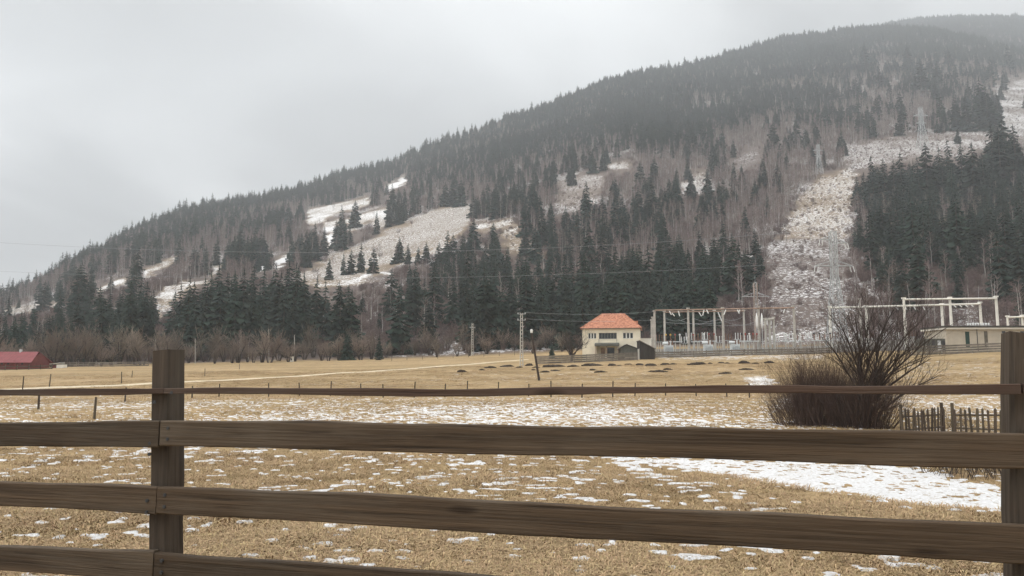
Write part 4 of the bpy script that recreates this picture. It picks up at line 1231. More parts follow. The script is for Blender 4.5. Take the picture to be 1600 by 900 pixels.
for (x, yt, yb, lb) in [(150, 533, 571, 'grey pole standing by the grey fence right of the red barn'), (186, 531, 569, 'thin grey pole among the willows near the roadside post'),
                        (243, 530, 568, 'thin pole just above the near roadside fence post'), (305, 529, 568, 'grey pole right of the near roadside fence post'),
                        (420, 514, 565, 'tall grey pole at the field edge under the dark spruce belt'), (460, 523, 563, 'thin grey pole in front of willows below the snowy meadow')]:
    plain_pole(x, yt, yb, lb, 0.14, M_CONCG)

# ---- cables
def cable(label, pts, r=0.02, m=None):
    o_ = Vector(pts[0]); mb = MB(); mb.tube([Vector(p) - o_ for p in pts], [r] * len(pts), 4)
    o = mb.build('overhead_cable', m or M_WIRE, None); o.location = o_
    tag(o, label, 'cable')
def sag(a, b, s, n=16): return [Vector(a).lerp(Vector(b), i / n) - Vector((0, 0, s * 4 * (i / n) * (1 - i / n))) for i in range(n + 1)]
cable('upper cable from the ladder pole past the house roof to the gantry', sag(POLE + Vector((0.75, -0.13, PH * 0.98 + 0.3)), W(1022, 487, 188), 0.5), 0.02)
cable('lower cable from the ladder pole past the house to the gantry', sag(POLE + Vector((0.75, -0.13, PH * 0.865 + 0.3)), W(1022, 500, 188), 0.5), 0.02)

# ---- house
def house():
    Yh = 176.0
    k = Yh / FPX / 0.993
    base = gp(955, Yh)
    gzh = min(gz(W(911, 556, Yh).x, Yh), gz(W(998, 556, Yh).x, Yh)) - 0.2
    root = thing('house', 'two-storey cream house with an orange tiled hip roof', 'house', (base.x, base.y, gzh), math.radians(-10.5))
    z_e = W(955, 512.5, Yh).z - gzh; z_r = W(955, 494, Yh).z - gzh
    w = 87.5 * k / 2 / math.cos(math.radians(10)); dp = 9.0
    zf = lambda py: W(955, py, Yh).z - gzh
    xf = lambda px: (px - 954.5) * k / math.cos(math.radians(3.5))
    def loc(mb, name, m, parent=root, **kw): return mb.build(name, m, parent, **kw)
    # front wall in pieces round the openings, so that windows sit in real reveals
    ops = [(xf(919.5), xf(932), zf(529), zf(520)), (xf(936), xf(963.5), zf(529.5), zf(520)), (xf(973), xf(988.5), zf(529), zf(520)), (xf(932), xf(962), 0.2, zf(541))]
    xs = sorted({-w, w, *[o[0] for o in ops], *[o[1] for o in ops]}); zs = sorted({0.0, z_e, *[o[2] for o in ops], *[o[3] for o in ops]})
    mb = MB()
    for i in range(len(xs) - 1):
        for j in range(len(zs) - 1):
            cx_, cz_ = (xs[i] + xs[i + 1]) / 2, (zs[j] + zs[j + 1]) / 2
            if any(o[0] < cx_ < o[1] and o[2] < cz_ < o[3] for o in ops): continue
            mb.add([(xs[i], 0, zs[j]), (xs[i + 1], 0, zs[j]), (xs[i + 1], 0, zs[j + 1]), (xs[i], 0, zs[j + 1])], [(0, 1, 2, 3)])
    for o in ops:
        x0, x1, z0, z1 = o; d = 0.22 if z0 > 1 else 1.4
        mb.add([(x0, 0, z0), (x1, 0, z0), (x1, 0, z1), (x0, 0, z1), (x0, d, z0), (x1, d, z0), (x1, d, z1), (x0, d, z1)], [(0, 4, 5, 1), (1, 5, 6, 2), (2, 6, 7, 3), (3, 7, 4, 0)])
        if z0 < 1: mb.add([(x0, d, z0), (x1, d, z0), (x1, d, z1), (x0, d, z1)], [(0, 1, 2, 3)])
    mb.add([(w, 0, 0), (w, dp, 0), (w, dp, z_e), (w, 0, z_e), (-w, 0, 0), (-w, dp, 0), (-w, dp, z_e), (-w, 0, z_e)], [(0, 1, 2, 3), (7, 6, 5, 4), (1, 5, 6, 2)])
    loc(mb, 'wall', M_PLASTER)
    for (x0, x1, z0, z1), nm, panes, fm in zip(ops[:3], ('window', 'loggia_window', 'window'), (3, 6, 3), (M_FRAME, M_GFRAME, M_FRAME)):
        fr = MB(); t = 0.09
        y0, y1 = 0.12, 0.2
        fr.box(x0, x1, y0, y1, z0, z0 + t); fr.box(x0, x1, y0, y1, z1 - t, z1)
        for q in range(panes + 1):
            c = x0 + (x1 - x0) * q / panes; a, b = (c, c + t) if q == 0 else (c - t, c) if q == panes else (c - t * (1.6 if panes == 3 else 0.5), c + t * (1.6 if panes == 3 else 0.5))
            fr.box(a, b, y0 + 0.002, y1 - 0.002, z0 + t, z1 - t)
        win = loc(fr, nm, fm)
        for q in range(panes):
            a = x0 + (x1 - x0) * q / panes; b = x0 + (x1 - x0) * (q + 1) / panes
            pn = MB(); pn.box(a + 0.05, b - 0.05, 0.155, 0.17, z0 + t, z1 - t); loc(pn, 'pane', M_GLASS, win)
        sl_ = MB(); sl_.box(x0 - 0.06, x1 + 0.06, -0.07, 0.12, z0 - 0.07, z0 - 0.003); loc(sl_, 'sill', M_PLASTW, win)
    # roof
    ov = 0.42
    x0, x1, y0, y1 = -w - ov, w + ov, -ov, dp + ov
    rx0, rx1, ry = xf(939.5), xf(974), dp / 2
    mb = MB(); h = 0.16
    mb.add([(x0, y0, z_e), (x1, y0, z_e), (x1, y1, z_e), (x0, y1, z_e), (rx0, ry, z_r + 0.9), (rx1, ry, z_r + 0.9)], [(0, 1, 5, 4), (1, 2, 5), (2, 3, 4, 5), (3, 0, 4)])
    zz = z_e - h
    mb.add([(x0, y0, z_e), (x1, y0, z_e), (x1, y1, z_e), (x0, y1, z_e), (x0, y0, zz), (x1, y0, zz), (x1, y1, zz), (x0, y1, zz)], [(1, 0, 4, 5), (2, 1, 5, 6), (3, 2, 6, 7), (0, 3, 7, 4), (4, 7, 6, 5)])
    rf = loc(mb, 'roof', M_TILE)
    def rp(u, v):   # point on front slope, u along, v up
        a = Vector((x0, y0, z_e)).lerp(Vector((rx0, ry, z_r + 0.9)), v); b = Vector((x1, y0, z_e)).lerp(Vector((rx1, ry, z_r + 0.9)), v); return a.lerp(b, u)
    for a, b in ((Vector((x0, y0, z_e)), Vector((rx0, ry, z_r + 0.9))), (Vector((x1, y0, z_e)), Vector((rx1, ry, z_r + 0.9))), (Vector((rx0, ry, z_r + 0.9)), Vector((rx1, ry, z_r + 0.9)))):
        mb = MB(); mb.tube([a, b], [0.11, 0.11], 6); loc(mb, 'ridge_tiles', M_TILE, rf)
    for i in range(1, 15):   # courses of tiles, each standing a little proud
        a, b = rp(0.0, i / 15), rp(1.0, i / 15)
        mb = MB(); mb.tube([a + Vector((0.05, 0, 0)), b - Vector((0.05, 0, 0))], [0.035, 0.035], 4); loc(mb, 'tile_course', M_TILE, rf)
    mb = MB(); q = rp(0.9, 0.3); mb.box(q.x + 0.6, q.x + 1.5, q.y + 2.6, q.y + 4.2, q.z - 0.2, q.z + 0.75); loc(mb, 'dormer', M_TILE, rf)
    mb = MB(); mb.tube([(x0, y0 - 0.05, z_e - 0.08), (x1, y0 - 0.05, z_e - 0.08)], [0.07, 0.07], 6); loc(mb, 'gutter', M_DARKP)
    for x in (xf(936), xf(963.5)):
        mb = MB(); mb.tube([(x, -0.06, 0.3), (x, -0.06, zf(529.7))], [0.045, 0.045], 6); loc(mb, 'drain_pipe', M_GFRAME)
    # porch
    mb = MB(); a, b = xf(930), xf(967)
    mb.add([(a, -1.5, zf(541)), (b, -1.5, zf(541)), (b, -0.01, zf(540)), (a, -0.01, zf(540)), (a, -1.5, zf(538)), (b, -1.5, zf(538)), (b, -0.01, zf(535.5)), (a, -0.01, zf(535.5))], [(3, 2, 1, 0), (4, 5, 6, 7), (0, 1, 5, 4), (1, 2, 6, 5), (2, 3, 7, 6), (3, 0, 4, 7)])
    loc(mb, 'porch_roof', M_GREYDK)
    for x in (a + 0.2, (a + b) / 2, b - 0.2):
        mb = MB(); mb.box(x - 0.08, x + 0.08, -1.42, -1.26, 0.0, zf(541) - 0.003); loc(mb, 'porch_post', M_RUST)
    mb = MB(); mb.box(xf(938), xf(944.5), 1.30, 1.38, 0.2, zf(543)); dr = loc(mb, 'door', M_RUST)
    mb = MB(); mb.box(xf(943.5), xf(944.1), 1.22, 1.30, 1.3, 1.45); loc(mb, 'door_handle', M_DARKP, dr)
    mb = MB(); mb.box(xf(948), xf(959), 1.32, 1.38, 0.9, zf(543)); loc(mb, 'porch_window', M_GLASS)
    return gzh
M_GREYDK = mat('grey_green_roofing', (0.105, 0.105, 0.09), 0.85, 0.25, 2.0)
house()
def boards(root, x0, x1, z0, ztop, y, n, m, ax=0):
    """upright boards between x0 and x1; ztop(x) gives the top"""
    w = (x1 - x0) / n
    for i in range(n):
        a = x0 + w * i; j = random.uniform(0, 0.02)
        mb = MB(); b = a + w * 0.97
        mb.add([(a, y - j, z0), (b, y - j, z0), (b, y + 0.03 - j, z0), (a, y + 0.03 - j, z0), (a, y - j, ztop(a)), (b, y - j, ztop(b)), (b, y + 0.03 - j, ztop(b)), (a, y + 0.03 - j, ztop(a))],
               [(3, 2, 1, 0), (4, 5, 6, 7), (0, 1, 5, 4), (1, 2, 6, 5), (2, 3, 7, 6), (3, 0, 4, 7)])
        mb.build('board', m, root)
def gable_shed():
    Y = 170.0; k = Y / FPX / 0.993; b = gp(983, Y)
    root = thing('gable_shed', 'small dark gabled shed with white corner in front of the cream house', 'shed', b)
    zf = lambda py: W(983, py, Y).z - b.z
    x0, x1, xr = (969.5 - 983) * k, (996 - 983) * k, (979.5 - 983) * k
    ze, zr = zf(544.5), zf(538.5)
    top = lambda x: ze + (zr - ze) * (1 - (xr - x) / (xr - x0) if x < xr else 1 - (x - xr) / (x1 - xr))
    mb = MB(); mb.add([(x0, 0, -.2), (x1, 0, -.2), (x1, 3, -.2), (x0, 3, -.2), (x0, 0, ze), (x1, 0, ze), (x1, 3, ze), (x0, 3, ze), (xr, 0, zr), (xr, 3, zr)], [(0, 1, 5, 8, 4), (3, 7, 9, 6, 2), (1, 2, 6, 5), (0, 4, 7, 3)])
    mb.build('wall', M_BLACKWOOD, root)
    boards(root, x0, x1, -0.2, lambda x: top(x) - 0.05, -0.05, 14, M_GREYDK)
    for a, c in ((x0 - 0.35, xr), (xr, x1 + 0.35)):
        za = zr if a == xr else ze - 0.17; zc = zr if c == xr else ze - 0.17
        mb = MB(); mb.add([(a, -0.3, za), (c, -0.3, zc), (c, 3.2, zc), (a, 3.2, za), (a, -0.3, za + 0.12), (c, -0.3, zc + 0.12), (c, 3.2, zc + 0.12), (a, 3.2, za + 0.12)], [(3, 2, 1, 0), (4, 5, 6, 7), (0, 1, 5, 4), (1, 2, 6, 5), (2, 3, 7, 6), (3, 0, 4, 7)])
        mb.build('roof_slope', M_BLACKWOOD, root)
    mb = MB(); mb.box((996.6 - 983) * k, (999.6 - 983) * k, -0.3, 2.6, -0.3, zf(544.5)); mb.build('white_wall', M_PLASTW, root)
gable_shed()
def lean_to():
    Y = 169.0; k = Y / FPX / 0.993; b = gp(1011, Y)
    root = thing('lean_to_shed', 'black boarded lean-to shed with a sloping roof beside the house', 'shed', b)
    zf = lambda py: W(1011, py, Y).z - b.z
    x0, x1 = (1000.3 - 1011) * k, (1023 - 1011) * k; z0, z1 = zf(532.5), zf(544.5)
    top = lambda x: z0 + (z1 - z0) * (x - x0) / (x1 - x0)
    mb = MB(); mb.add([(x0, 0, -.3), (x1, 0, -.3), (x1, 4, -.3), (x0, 4, -.3), (x0, 0, z0 - .06), (x1, 0, z1 - .06), (x1, 4, z1 - .06), (x0, 4, z0 - .06)], [(0, 1, 5, 4), (1, 2, 6, 5), (2, 3, 7, 6), (3, 0, 4, 7)])
    mb.build('wall', M_BLACKWOOD, root)
    boards(root, x0, x1, -0.3, lambda x: top(x) - 0.08, -0.05, 18, M_BLACKWOOD)
    e = 0.25; sl = (z1 - z0) / (x1 - x0)
    a, c = x0 - e * 0.3, x1 + e; za, zc = top(a), top(c)
    mb = MB(); mb.add([(a, -0.3, za - .05), (c, -0.3, zc - .05), (c, 4.2, zc - .05), (a, 4.2, za - .05), (a, -0.3, za + 0.09), (c, -0.3, zc + 0.09), (c, 4.2, zc + 0.09), (a, 4.2, za + 0.09)], [(3, 2, 1, 0), (4, 5, 6, 7), (0, 1, 5, 4), (1, 2, 6, 5), (2, 3, 7, 6), (3, 0, 4, 7)])
    mb.build('roof', M_GREYWOOD, root)
lean_to()
def annex():
    Y = 182.0; k = Y / FPX / 0.993; b = gp(1010, Y)
    root = thing('white_annex', 'low white rendered block between the house and the gantry', 'outbuilding', b)
    z = W(1010, 528.5, Y).z - b.z
    x0, x1 = (1000 - 1010) * k, (1018.2 - 1010) * k
    mb = MB(); mb.box(x0, x1, 0, 4, -.4, z - 0.15); mb.build('wall', M_PLASTW, root)
    mb = MB(); mb.box(x0 - 0.1, x1 + 0.1, -0.1, 4.1, z - 0.147, z); mb.build('roof', M_PLASTW, root)
annex()

# ---- plank fences round house and switchyard
def plank_fence(name, label, x0, x1, Y0, Y1, bay, h, nb, m, pm=None, gap=0.35):
    A, B = gp(x0, Y0), gp(x1, Y1)
    tot = (B - A).length; n = max(1, round(tot / bay))
    root = thing(name, label, 'fence', A)
    q = [A.lerp(B, i / n) for i in range(n + 1)]
    for p in q: p.z = gz(p.x, p.y)
    for p in q:
        mb = MB(); mb.box(p.x - 0.07, p.x + 0.07, p.y + 0.03, p.y + 0.17, p.z - 0.3, p.z + h + 0.06); part(mb, 'post', pm or m, root)
    for i in range(n):
        a, b = q[i], q[i + 1]
        for j in range(nb):
            bh = h / nb; z0 = bh * j + 0.08; z1 = z0 + bh * (1 - gap)
            dz = random.uniform(-.03, .03)
            mb = MB(); vs_ = []
            for (p, e) in ((a, 0), (b, dz)):
                vs_ += [(p.x, p.y - 0.012, p.z + z0 + e), (p.x, p.y + 0.02, p.z + z0 + e), (p.x, p.y + 0.02, p.z + z1 + e), (p.x, p.y - 0.012, p.z + z1 + e)]
            mb.add(vs_, [(0, 3, 2, 1), (4, 5, 6, 7), (0, 1, 5, 4), (1, 2, 6, 5), (2, 3, 7, 6), (3, 0, 4, 7)])
            part(mb, 'plank', m, root)
plank_fence('plank_fence', 'grey horizontal plank fence in front of the cream house', 838, 996, 166, 166, 2.9, 1.75, 4, M_GREYWOOD, gap=0.18)
plank_fence('plank_fence', 'dark horizontal plank fence along the front of the switchyard', 1024, 1300, 176, 180, 3.0, 1.5, 3, M_GREYWOOD, M_PICKET, gap=0.3)
plank_fence('plank_fence', 'grey plank fence in front of the flat-roofed building', 1425, 1640, 158, 158, 3.2, 2.0, 4, M_GREYWOOD, M_CONC, gap=0.25)
plank_fence('plank_fence', 'low grey plank fence right of the red barn', 100, 232, 195, 205, 3.0, 1.3, 3, M_GREYWOOD, gap=0.4)
plank_fence('plank_fence', 'sparse grey plank fence before the red barn', -10, 82, 176, 180, 2.6, 1.2, 2, M_PICKET, gap=0.65)
mb = MB()

# ---- switchyard
def yard():
    mb = MB(); vs_, fs = [], []; nx_, ny_ = 60, 14
    for j in range(ny_ + 1):
        Y = 181 + 37 * j / ny_
        for i in range(nx_ + 1):
            px = 1024 + (1478 - 1024) * i / nx_
            g = gp(px, Y); vs_.append((g.x, g.y, g.z + 0.10))
    for j in range(ny_):
        for i in range(nx_):
            a = j * (nx_ + 1) + i; fs.append((a, a + 1, a + nx_ + 2, a + nx_ + 1))
    mb.add(vs_, fs); o = mb.build('gravel_yard', mat('switchyard_gravel', (0.13, 0.115, 0.10), 0.95, 0.35, 0.8, bump=0.03, bscale=5.0)); o['kind'] = 'structure'
yard()
def insulator(mb, a, b, r=0.13, n=6):
    a, b = Vector(a), Vector(b); pts = []; rd = []
    for i in range(n * 2 + 1):
        pts.append(a.lerp(b, i / (n * 2))); rd.append(r if i % 2 else r * 0.45)
    mb.tube(pts, rd, 7)
def gantry(label, cols, beams, Y, m, rods=(), strings=(), cr=0.32, br=0.2):
    """cols: (px, top row); beams: (px0, row0, px1, row1)"""
    base = gp(cols[0][0], Y)
    root = thing('gantry', label, 'gantry', base)
    for (x, yt) in cols:
        g = gp(x, Y); t = W(x, yt, Y)
        mb = MB(); mb.tube([Vector((t.x, Y, g.z - 0.6)), Vector((t.x, Y, (g.z + t.z) / 2)), t], [cr, cr * 0.85, cr * 0.7], 10); part(mb, 'column', m, root)
        mb = MB(); mb.box(t.x - cr, t.x + cr, Y - cr, Y + cr, t.z, t.z + 0.35); part(mb, 'column_head', m, root)
    for (x0, y0, x1, y1) in beams:
        mb = MB(); a, b = W(x0, y0, Y), W(x1, y1, Y); mb.tube([a + Vector((0, -cr * 0.9, 0)), b + Vector((0, -cr * 0.9, 0))], [br, br], 6); part(mb, 'beam', m if br > 0.19 else M_RUST, root)
    for (x, y) in rods:
        a = W(x, y[1], Y); b = W(x, y[0], Y); mb = MB(); mb.tube([a, b], [0.06, 0.02], 5); part(mb, 'lightning_rod', M_STEEL, root)
    for (x, y, dx, dy) in strings:
        mb = MB(); insulator(mb, W(x, y, Y - 0.4), W(x + dx, y + dy, Y - 1.2), 0.16); part(mb, 'insulator', M_WHITE, root)
gantry('long concrete gantry with rusty beam in the switchyard next to the house', [(1022.5, 487), (1075, 483), (1129, 482), (1185, 480), (1240, 479.5)], [(1022.5, 485, 1185, 482), (1185, 482, 1240, 481)], 188, M_CONCG, (),
       [(1046, 486, 3, 6), (1060, 486, 2, 8), (1100, 484, -2, 9), (1104, 484, 3, 6), (1134, 484, -3, 8), (1152, 484, 3, 6), (1156, 484, -2, 5), (1226, 483, -2, 6)], cr=0.36, br=0.18)
gantry('second concrete gantry standing just behind the long switchyard gantry', [(1038, 487), (1083, 485), (1116, 486), (1162, 486)], [(1038, 488, 1083, 487), (1083, 487, 1162, 486)], 200, M_CONC, (),
       [(1050, 489, 4, 5), (1092, 488, 4, 6), (1122, 488, 6, 14)], cr=0.34, br=0.16)
gantry('thick double post at the house end of the switchyard', [(1018, 501), (1019.8, 497)], [], 192, M_CONCG, cr=0.34)
gantry('small white three-post portal near the red-legged mast', [(1195.5, 499), (1202, 499), (1208.5, 497)], [(1194.5, 500, 1209, 498)], 190, M_CONC, (), [(1198.5, 501, 0, 6), (1205, 501, 0, 6)], cr=0.34, br=0.22)
gantry('white concrete gantry above the flat-roofed building', [(1412, 467), (1484, 466), (1556, 464.5)], [(1412, 468, 1556, 466.5)], 184, M_PLASTW, [(1554, (436, 464))], [], cr=0.40, br=0.24)
gantry('longer white gantry behind the bare bush and the flat-roofed building', [(1296, 480), (1353, 479), (1471, 476), (1531, 473.5)], [(1296, 481, 1531, 475)], 200, M_PLASTW, [(1529, (446, 474))],
       [(1490 + 9 * i, 477 - 0.3 * i, 4, 3) for i in range(4)] + [(1400 + 14 * i, 479, 3, 5) for i in range(4)], cr=0.42, br=0.27)
gantry('lone grey post behind the large bare bush', [(1343, 468)], [], 195, M_CONCG, cr=0.30)
gantry('low white gantry at the far end of the flat roof', [(1574, 495), (1597, 494), (1625, 493)], [(1573, 496, 1626, 494)], 192, M_PLASTW, cr=0.36, br=0.26)
def lattice(name, label, px, yt, yb_z, Y, wb, wt, panels, arms, m, m_low=None, r=0.06, strings=True):
    base = gp(px, Y); top = W(px, yt, Y); H = top.z - base.z
    root = thing(name, label, 'pylon', base)
    hw = lambda f: wb + (wt - wb) * min(1, f / 0.62) if f < 0.62 else wt
    fs_ = [0] + [1 - (1 - i / panels) ** 1.25 * 1 for i in range(1, panels + 1)]
    fs_ = [i / panels for i in range(panels + 1)]
    def corner(f, i): w = hw(f); return base + Vector(((-1, 1, 1, -1)[i] * w, (-1, -1, 1, 1)[i] * w, H * f))
    for i in range(4):
        mb = MB(); mb.tube([corner(f, i) - Vector((0, 0, 0.3 if f == 0 else 0)) for f in fs_], [r * 1.4] * len(fs_), 4); part(mb, 'leg', m_low or m, root)
    for i in range(4):
        mb = MB(); j = (i + 1) % 4
        for a, b in zip(fs_[:-1], fs_[1:]):
            mb.bar(corner(a, i), corner(b, j), r * 0.7); mb.bar(corner(a, j), corner(b, i), r * 0.7); mb.bar(corner(b, i), corner(b, j), r * 0.7)
        o = part(mb, 'bracing', m, root)
    for (f, dx, thick) in arms:
        c = base + Vector((0, 0, H * f)); tip = c + Vector((dx, 0, 0)); s = 1 if dx > 0 else -1; w = hw(f)
        mb = MB()
        for yy in (-w, w):
            mb.bar(c + Vector((s * w, yy, 0)), tip, r); mb.bar(c + Vector((s * w, yy, abs(dx) * 0.28)), tip, r * 0.8)
        for q in (0.3, 0.6):
            a = c.lerp(tip, q); mb.bar(a, a + Vector((0, 0, abs(dx) * 0.28 * (1 - q))), r * 0.6)
        part(mb, 'crossarm', m, root)
        if strings:
            for q in (0.0, -0.9):
                mb = MB(); insulator(mb, tip + Vector((q * s, 0, 0)), tip + Vector((q * s + 0.35 * s, -0.1, -1.7)), 0.15, 7); part(mb, 'insulator', M_WHITE, root)
    mb = MB(); mb.tube([base + Vector((0, 0, H)), base + Vector((0, 0, H + 1.6))], [0.05, 0.03], 4); part(mb, 'spike', m, root)
    return base, H
PYB, PYH = lattice('lattice_pylon', 'tall steel lattice pylon in front of the snowy cutting', 1310, 362, 0, 206, 2.3, 0.75, 13, [(0.90, 4.0, 0), (0.70, 5.2, 0), (0.70, -5.2, 0), (0.93, -3.6, 0)], M_STEEL, r=0.095)
lattice('lattice_pylon', 'smaller lattice mast with rusty legs and one wide crossarm behind the gantry', 1184, 442, 0, 196, 0.45, 0.4, 10, [(0.80, 3.6, 0), (0.80, -3.6, 0)], M_STEEL, M_RUST, r=0.06, strings=False)
for (x, yt, yb, lb) in [(1293, 226, 271, 'distant lattice pylon standing at the top of the snowy cutting'), (1462, 168, 232, 'far-off lattice pylon on the upper snowy clearing among spruces')]:
    p = hit(x, yb); 
    H_ = W(x, yt, p.y).z - p.z
    lattice('lattice_pylon', lb, x, yt, 0, p.y, H_ * 0.11, H_ * 0.035, 8, [(0.80, H_ * 0.18, 0), (0.80, -H_ * 0.18, 0), (0.62, H_ * 0.13, 0), (0.62, -H_ * 0.13, 0)], M_STEEL, r=H_ * 0.0045, strings=False)
def para(pts, Y0, Y1, n=40):
    x = np.array([p[0] for p in pts]); y = np.array([p[1] for p in pts]); c = np.polyfit(x, y, 2)
    out = []
    for i in range(n + 1):
        f = i / n; px = x[0] + (x[-1] - x[0]) * f; out.append(W(px, np.polyval(c, px), Y0 + (Y1 - Y0) * f))
    return out
cable('long sagging power cable crossing the slope from the pylon, upper one', para([(-120, 371), (0, 379), (130, 386), (560, 394), (800, 390), (1200, 366), (1296, 357)], 206, 206), 0.028)
cable('long sagging power cable low over the forest, lower one', para([(-120, 418), (0, 424), (330, 433), (800, 432), (1285, 408)], 206, 206), 0.024)
def equipment(label, px, Y, kind):
    b = gp(px, Y); k = Y / FPX
    root = thing('transformer', label, 'transformer', b)
    w = 1.35
    mb = MB(); mb.box(b.x - w, b.x + w, Y - 0.8, Y + 0.8, b.z - 0.2, b.z + 0.35); part(mb, 'plinth', M_CONCG, root)
    mb = MB(); mb.box(b.x - w * 0.8, b.x + w * 0.8, Y - 0.6, Y + 0.6, b.z + 0.353, b.z + 2.5); part(mb, 'tank', M_GREYP, root)
    for i in range(5):
        x = b.x - w * 0.7 + i * w * 0.35
        mb = MB(); mb.box(x - 0.05, x + 0.05, Y - 1.0, Y - 0.605, b.z + 0.6, b.z + 2.3); part(mb, 'radiator_fin', M_GREYP, root)
    mb = MB(); mb.tube([(b.x - w * 1.1, Y - 0.2, b.z + 2.95), (b.x - w * 0.1, Y - 0.2, b.z + 2.95)], [0.32, 0.32], 12); part(mb, 'conservator', M_GREYP, root)
    for i, m in enumerate((M_BROWNP, M_WHITE, M_BROWNP)):
        x = b.x + w * (0.05 + 0.33 * i)
        mb = MB(); insulator(mb, (x, Y, b.z + 2.5), (x, Y, b.z + 3.6), 0.16, 5); part(mb, 'bushing', m, root)
equipment('grey power transformer nearest the house', 1045, 186, 0)
equipment('grey power transformer in the middle of the switchyard', 1107, 186, 0)
equipment('grey power transformer beside the red-legged mast', 1149, 186, 0)
def stand(label, x0, x1, yt, Y, n, tops):
    a, b = W(x0, yt, Y), W(x1, yt, Y); g = gp(x0, Y)
    root = thing('equipment_stand', label, 'equipment stand', g)
    mb = MB(); mb.box(a.x, b.x, Y - 0.25, Y + 0.25, a.z - 0.12, a.z + 0.12); part(mb, 'table', M_GREYP, root)
    for i in range(n):
        x = a.x + (b.x - a.x) * (i + 0.5) / n
        mb = MB(); mb.box(x - 0.1, x + 0.1, Y - 0.1, Y + 0.1, gz(x, Y) - 0.3, a.z - 0.123); part(mb, 'leg', M_CONC, root)
        m = tops[i % len(tops)]
        mb = MB(); insulator(mb, (x, Y, a.z + 0.12), (x, Y, a.z + 1.5), 0.17, 5); o = part(mb, 'insulator', M_BROWNP if m is not M_WHITE else M_WHITE, root)
        mb = MB(); mb.lathe(x, Y, [(0.05, a.z + 1.5), (0.17, a.z + 1.58), (0.23, a.z + 1.75), (0.17, a.z + 1.92), (0.05, a.z + 2.0)], 10); part(mb, 'cap', m, root)
stand('grey equipment stand with yellow, red and white caps near the house', 1037, 1066, 534, 190, 4, [M_YEL, M_YEL, M_RED, M_WHITE])
stand('grey equipment stand with red and white caps behind the middle transformer', 1096, 1120, 533, 191, 3, [M_WHITE, M_RED, M_RED])
stand('grey equipment stand with many legs left of the red-legged mast', 1156, 1186, 533, 187, 5, [M_DARKP, M_RED, M_WHITE, M_RED, M_RED])
stand('pale equipment stand with white round caps under the last gantry bay', 1222, 1256, 533, 188, 3, [M_WHITE, M_WHITE, M_WHITE])
stand('pale equipment stand between the gantry and the lattice pylon', 1268, 1302, 532, 188, 4, [M_DARKP, M_DARKP, M_CONC])
stand('equipment stand with brown caps between second and third gantry column', 1080, 1094, 534, 189, 2, [M_RED, M_BROWNP])
def support(label, px, Y, yt, cap):
    g = gp(px, Y); t = W(px, yt, Y)
    root = thing('isolator_support', label, 'isolator', g)
    z = g.z + (t.z - g.z) * 0.6
    for sx in (-0.35, 0.35):
        mb = MB(); mb.tube([(t.x + sx, Y, g.z - 0.3), (t.x + sx * 0.8, Y, z)], [0.09, 0.08], 6); part(mb, 'leg', M_CONC, root)
    mb = MB(); mb.box(t.x - 0.9, t.x + 0.9, Y - 0.12, Y + 0.12, z, z + 0.16); part(mb, 'crossbar', M_STEEL, root)
    for sx in (-0.7, 0, 0.7):
        mb = MB(); insulator(mb, (t.x + sx, Y, z + 0.16), (t.x + sx, Y, t.z), 0.13, 5); part(mb, 'insulator', cap, root)
SUP = [(1030, 196, 523), (1069, 193, 526), (1076, 203, 520), (1091, 197, 521), (1101, 205, 519), (1124, 193, 525), (1138, 198, 521), (1153, 204, 520), (1168, 195, 524), (1176, 203, 519), (1212, 192, 524), (1229, 198, 520),
       (1250, 193, 523), (1263, 200, 519), (1279, 195, 522), (1305, 198, 519), (1322, 193, 523), (1338, 200, 518), (1360, 195, 520), (1380, 198, 518), (1400, 194, 519), (1425, 196, 517), (1448, 193, 518)]
for i, (x, Y, yt) in enumerate(SUP):
    support(f'{ordinal(i + 1)} low isolator support in the switchyard, counted from the house', x, Y, yt, M_BROWNP if i % 3 == 0 else M_WHITE)
for i, (x, y0, y1) in enumerate([(1182, 489, 514), (1190, 489, 514)]):
    a, b = W(x, y0, 187), W(x, y1, 187); g = gp(x, 187)
    root = thing('surge_arrester', 'white spindle-shaped arrester by the mast, ' + ('house side' if i == 0 else 'pylon side'), 'arrester', g)
    mb = MB(); mb.lathe(a.x, 187, [(0.08, b.z), (0.28, b.z + 0.8), (0.32, (a.z + b.z) / 2), (0.22, a.z - 0.9), (0.04, a.z)], 10); part(mb, 'body', M_WHITE, root, smooth_=True)
    mb = MB(); mb.tube([(a.x, 187, g.z - 0.3), (a.x, 187, b.z)], [0.12, 0.09], 7); part(mb, 'stem', M_STEEL, root)
for i, (xa, xb, y, s) in enumerate([(1038, 1075, 496, 0.9), (1060, 1116, 499, 1.2), (1083, 1129, 497, 0.9), (1122, 1162, 494, 1.1), (1129, 1185, 500, 1.3), (1040, 1129, 504, 0.3), (1090, 1185, 507, 0.3)]):
    cable(f'{ordinal(i + 1)} slack conductor under the switchyard gantry beams, counted from the house', sag(W(xa, y, 194), W(xb, y, 194), s, 10), 0.03)

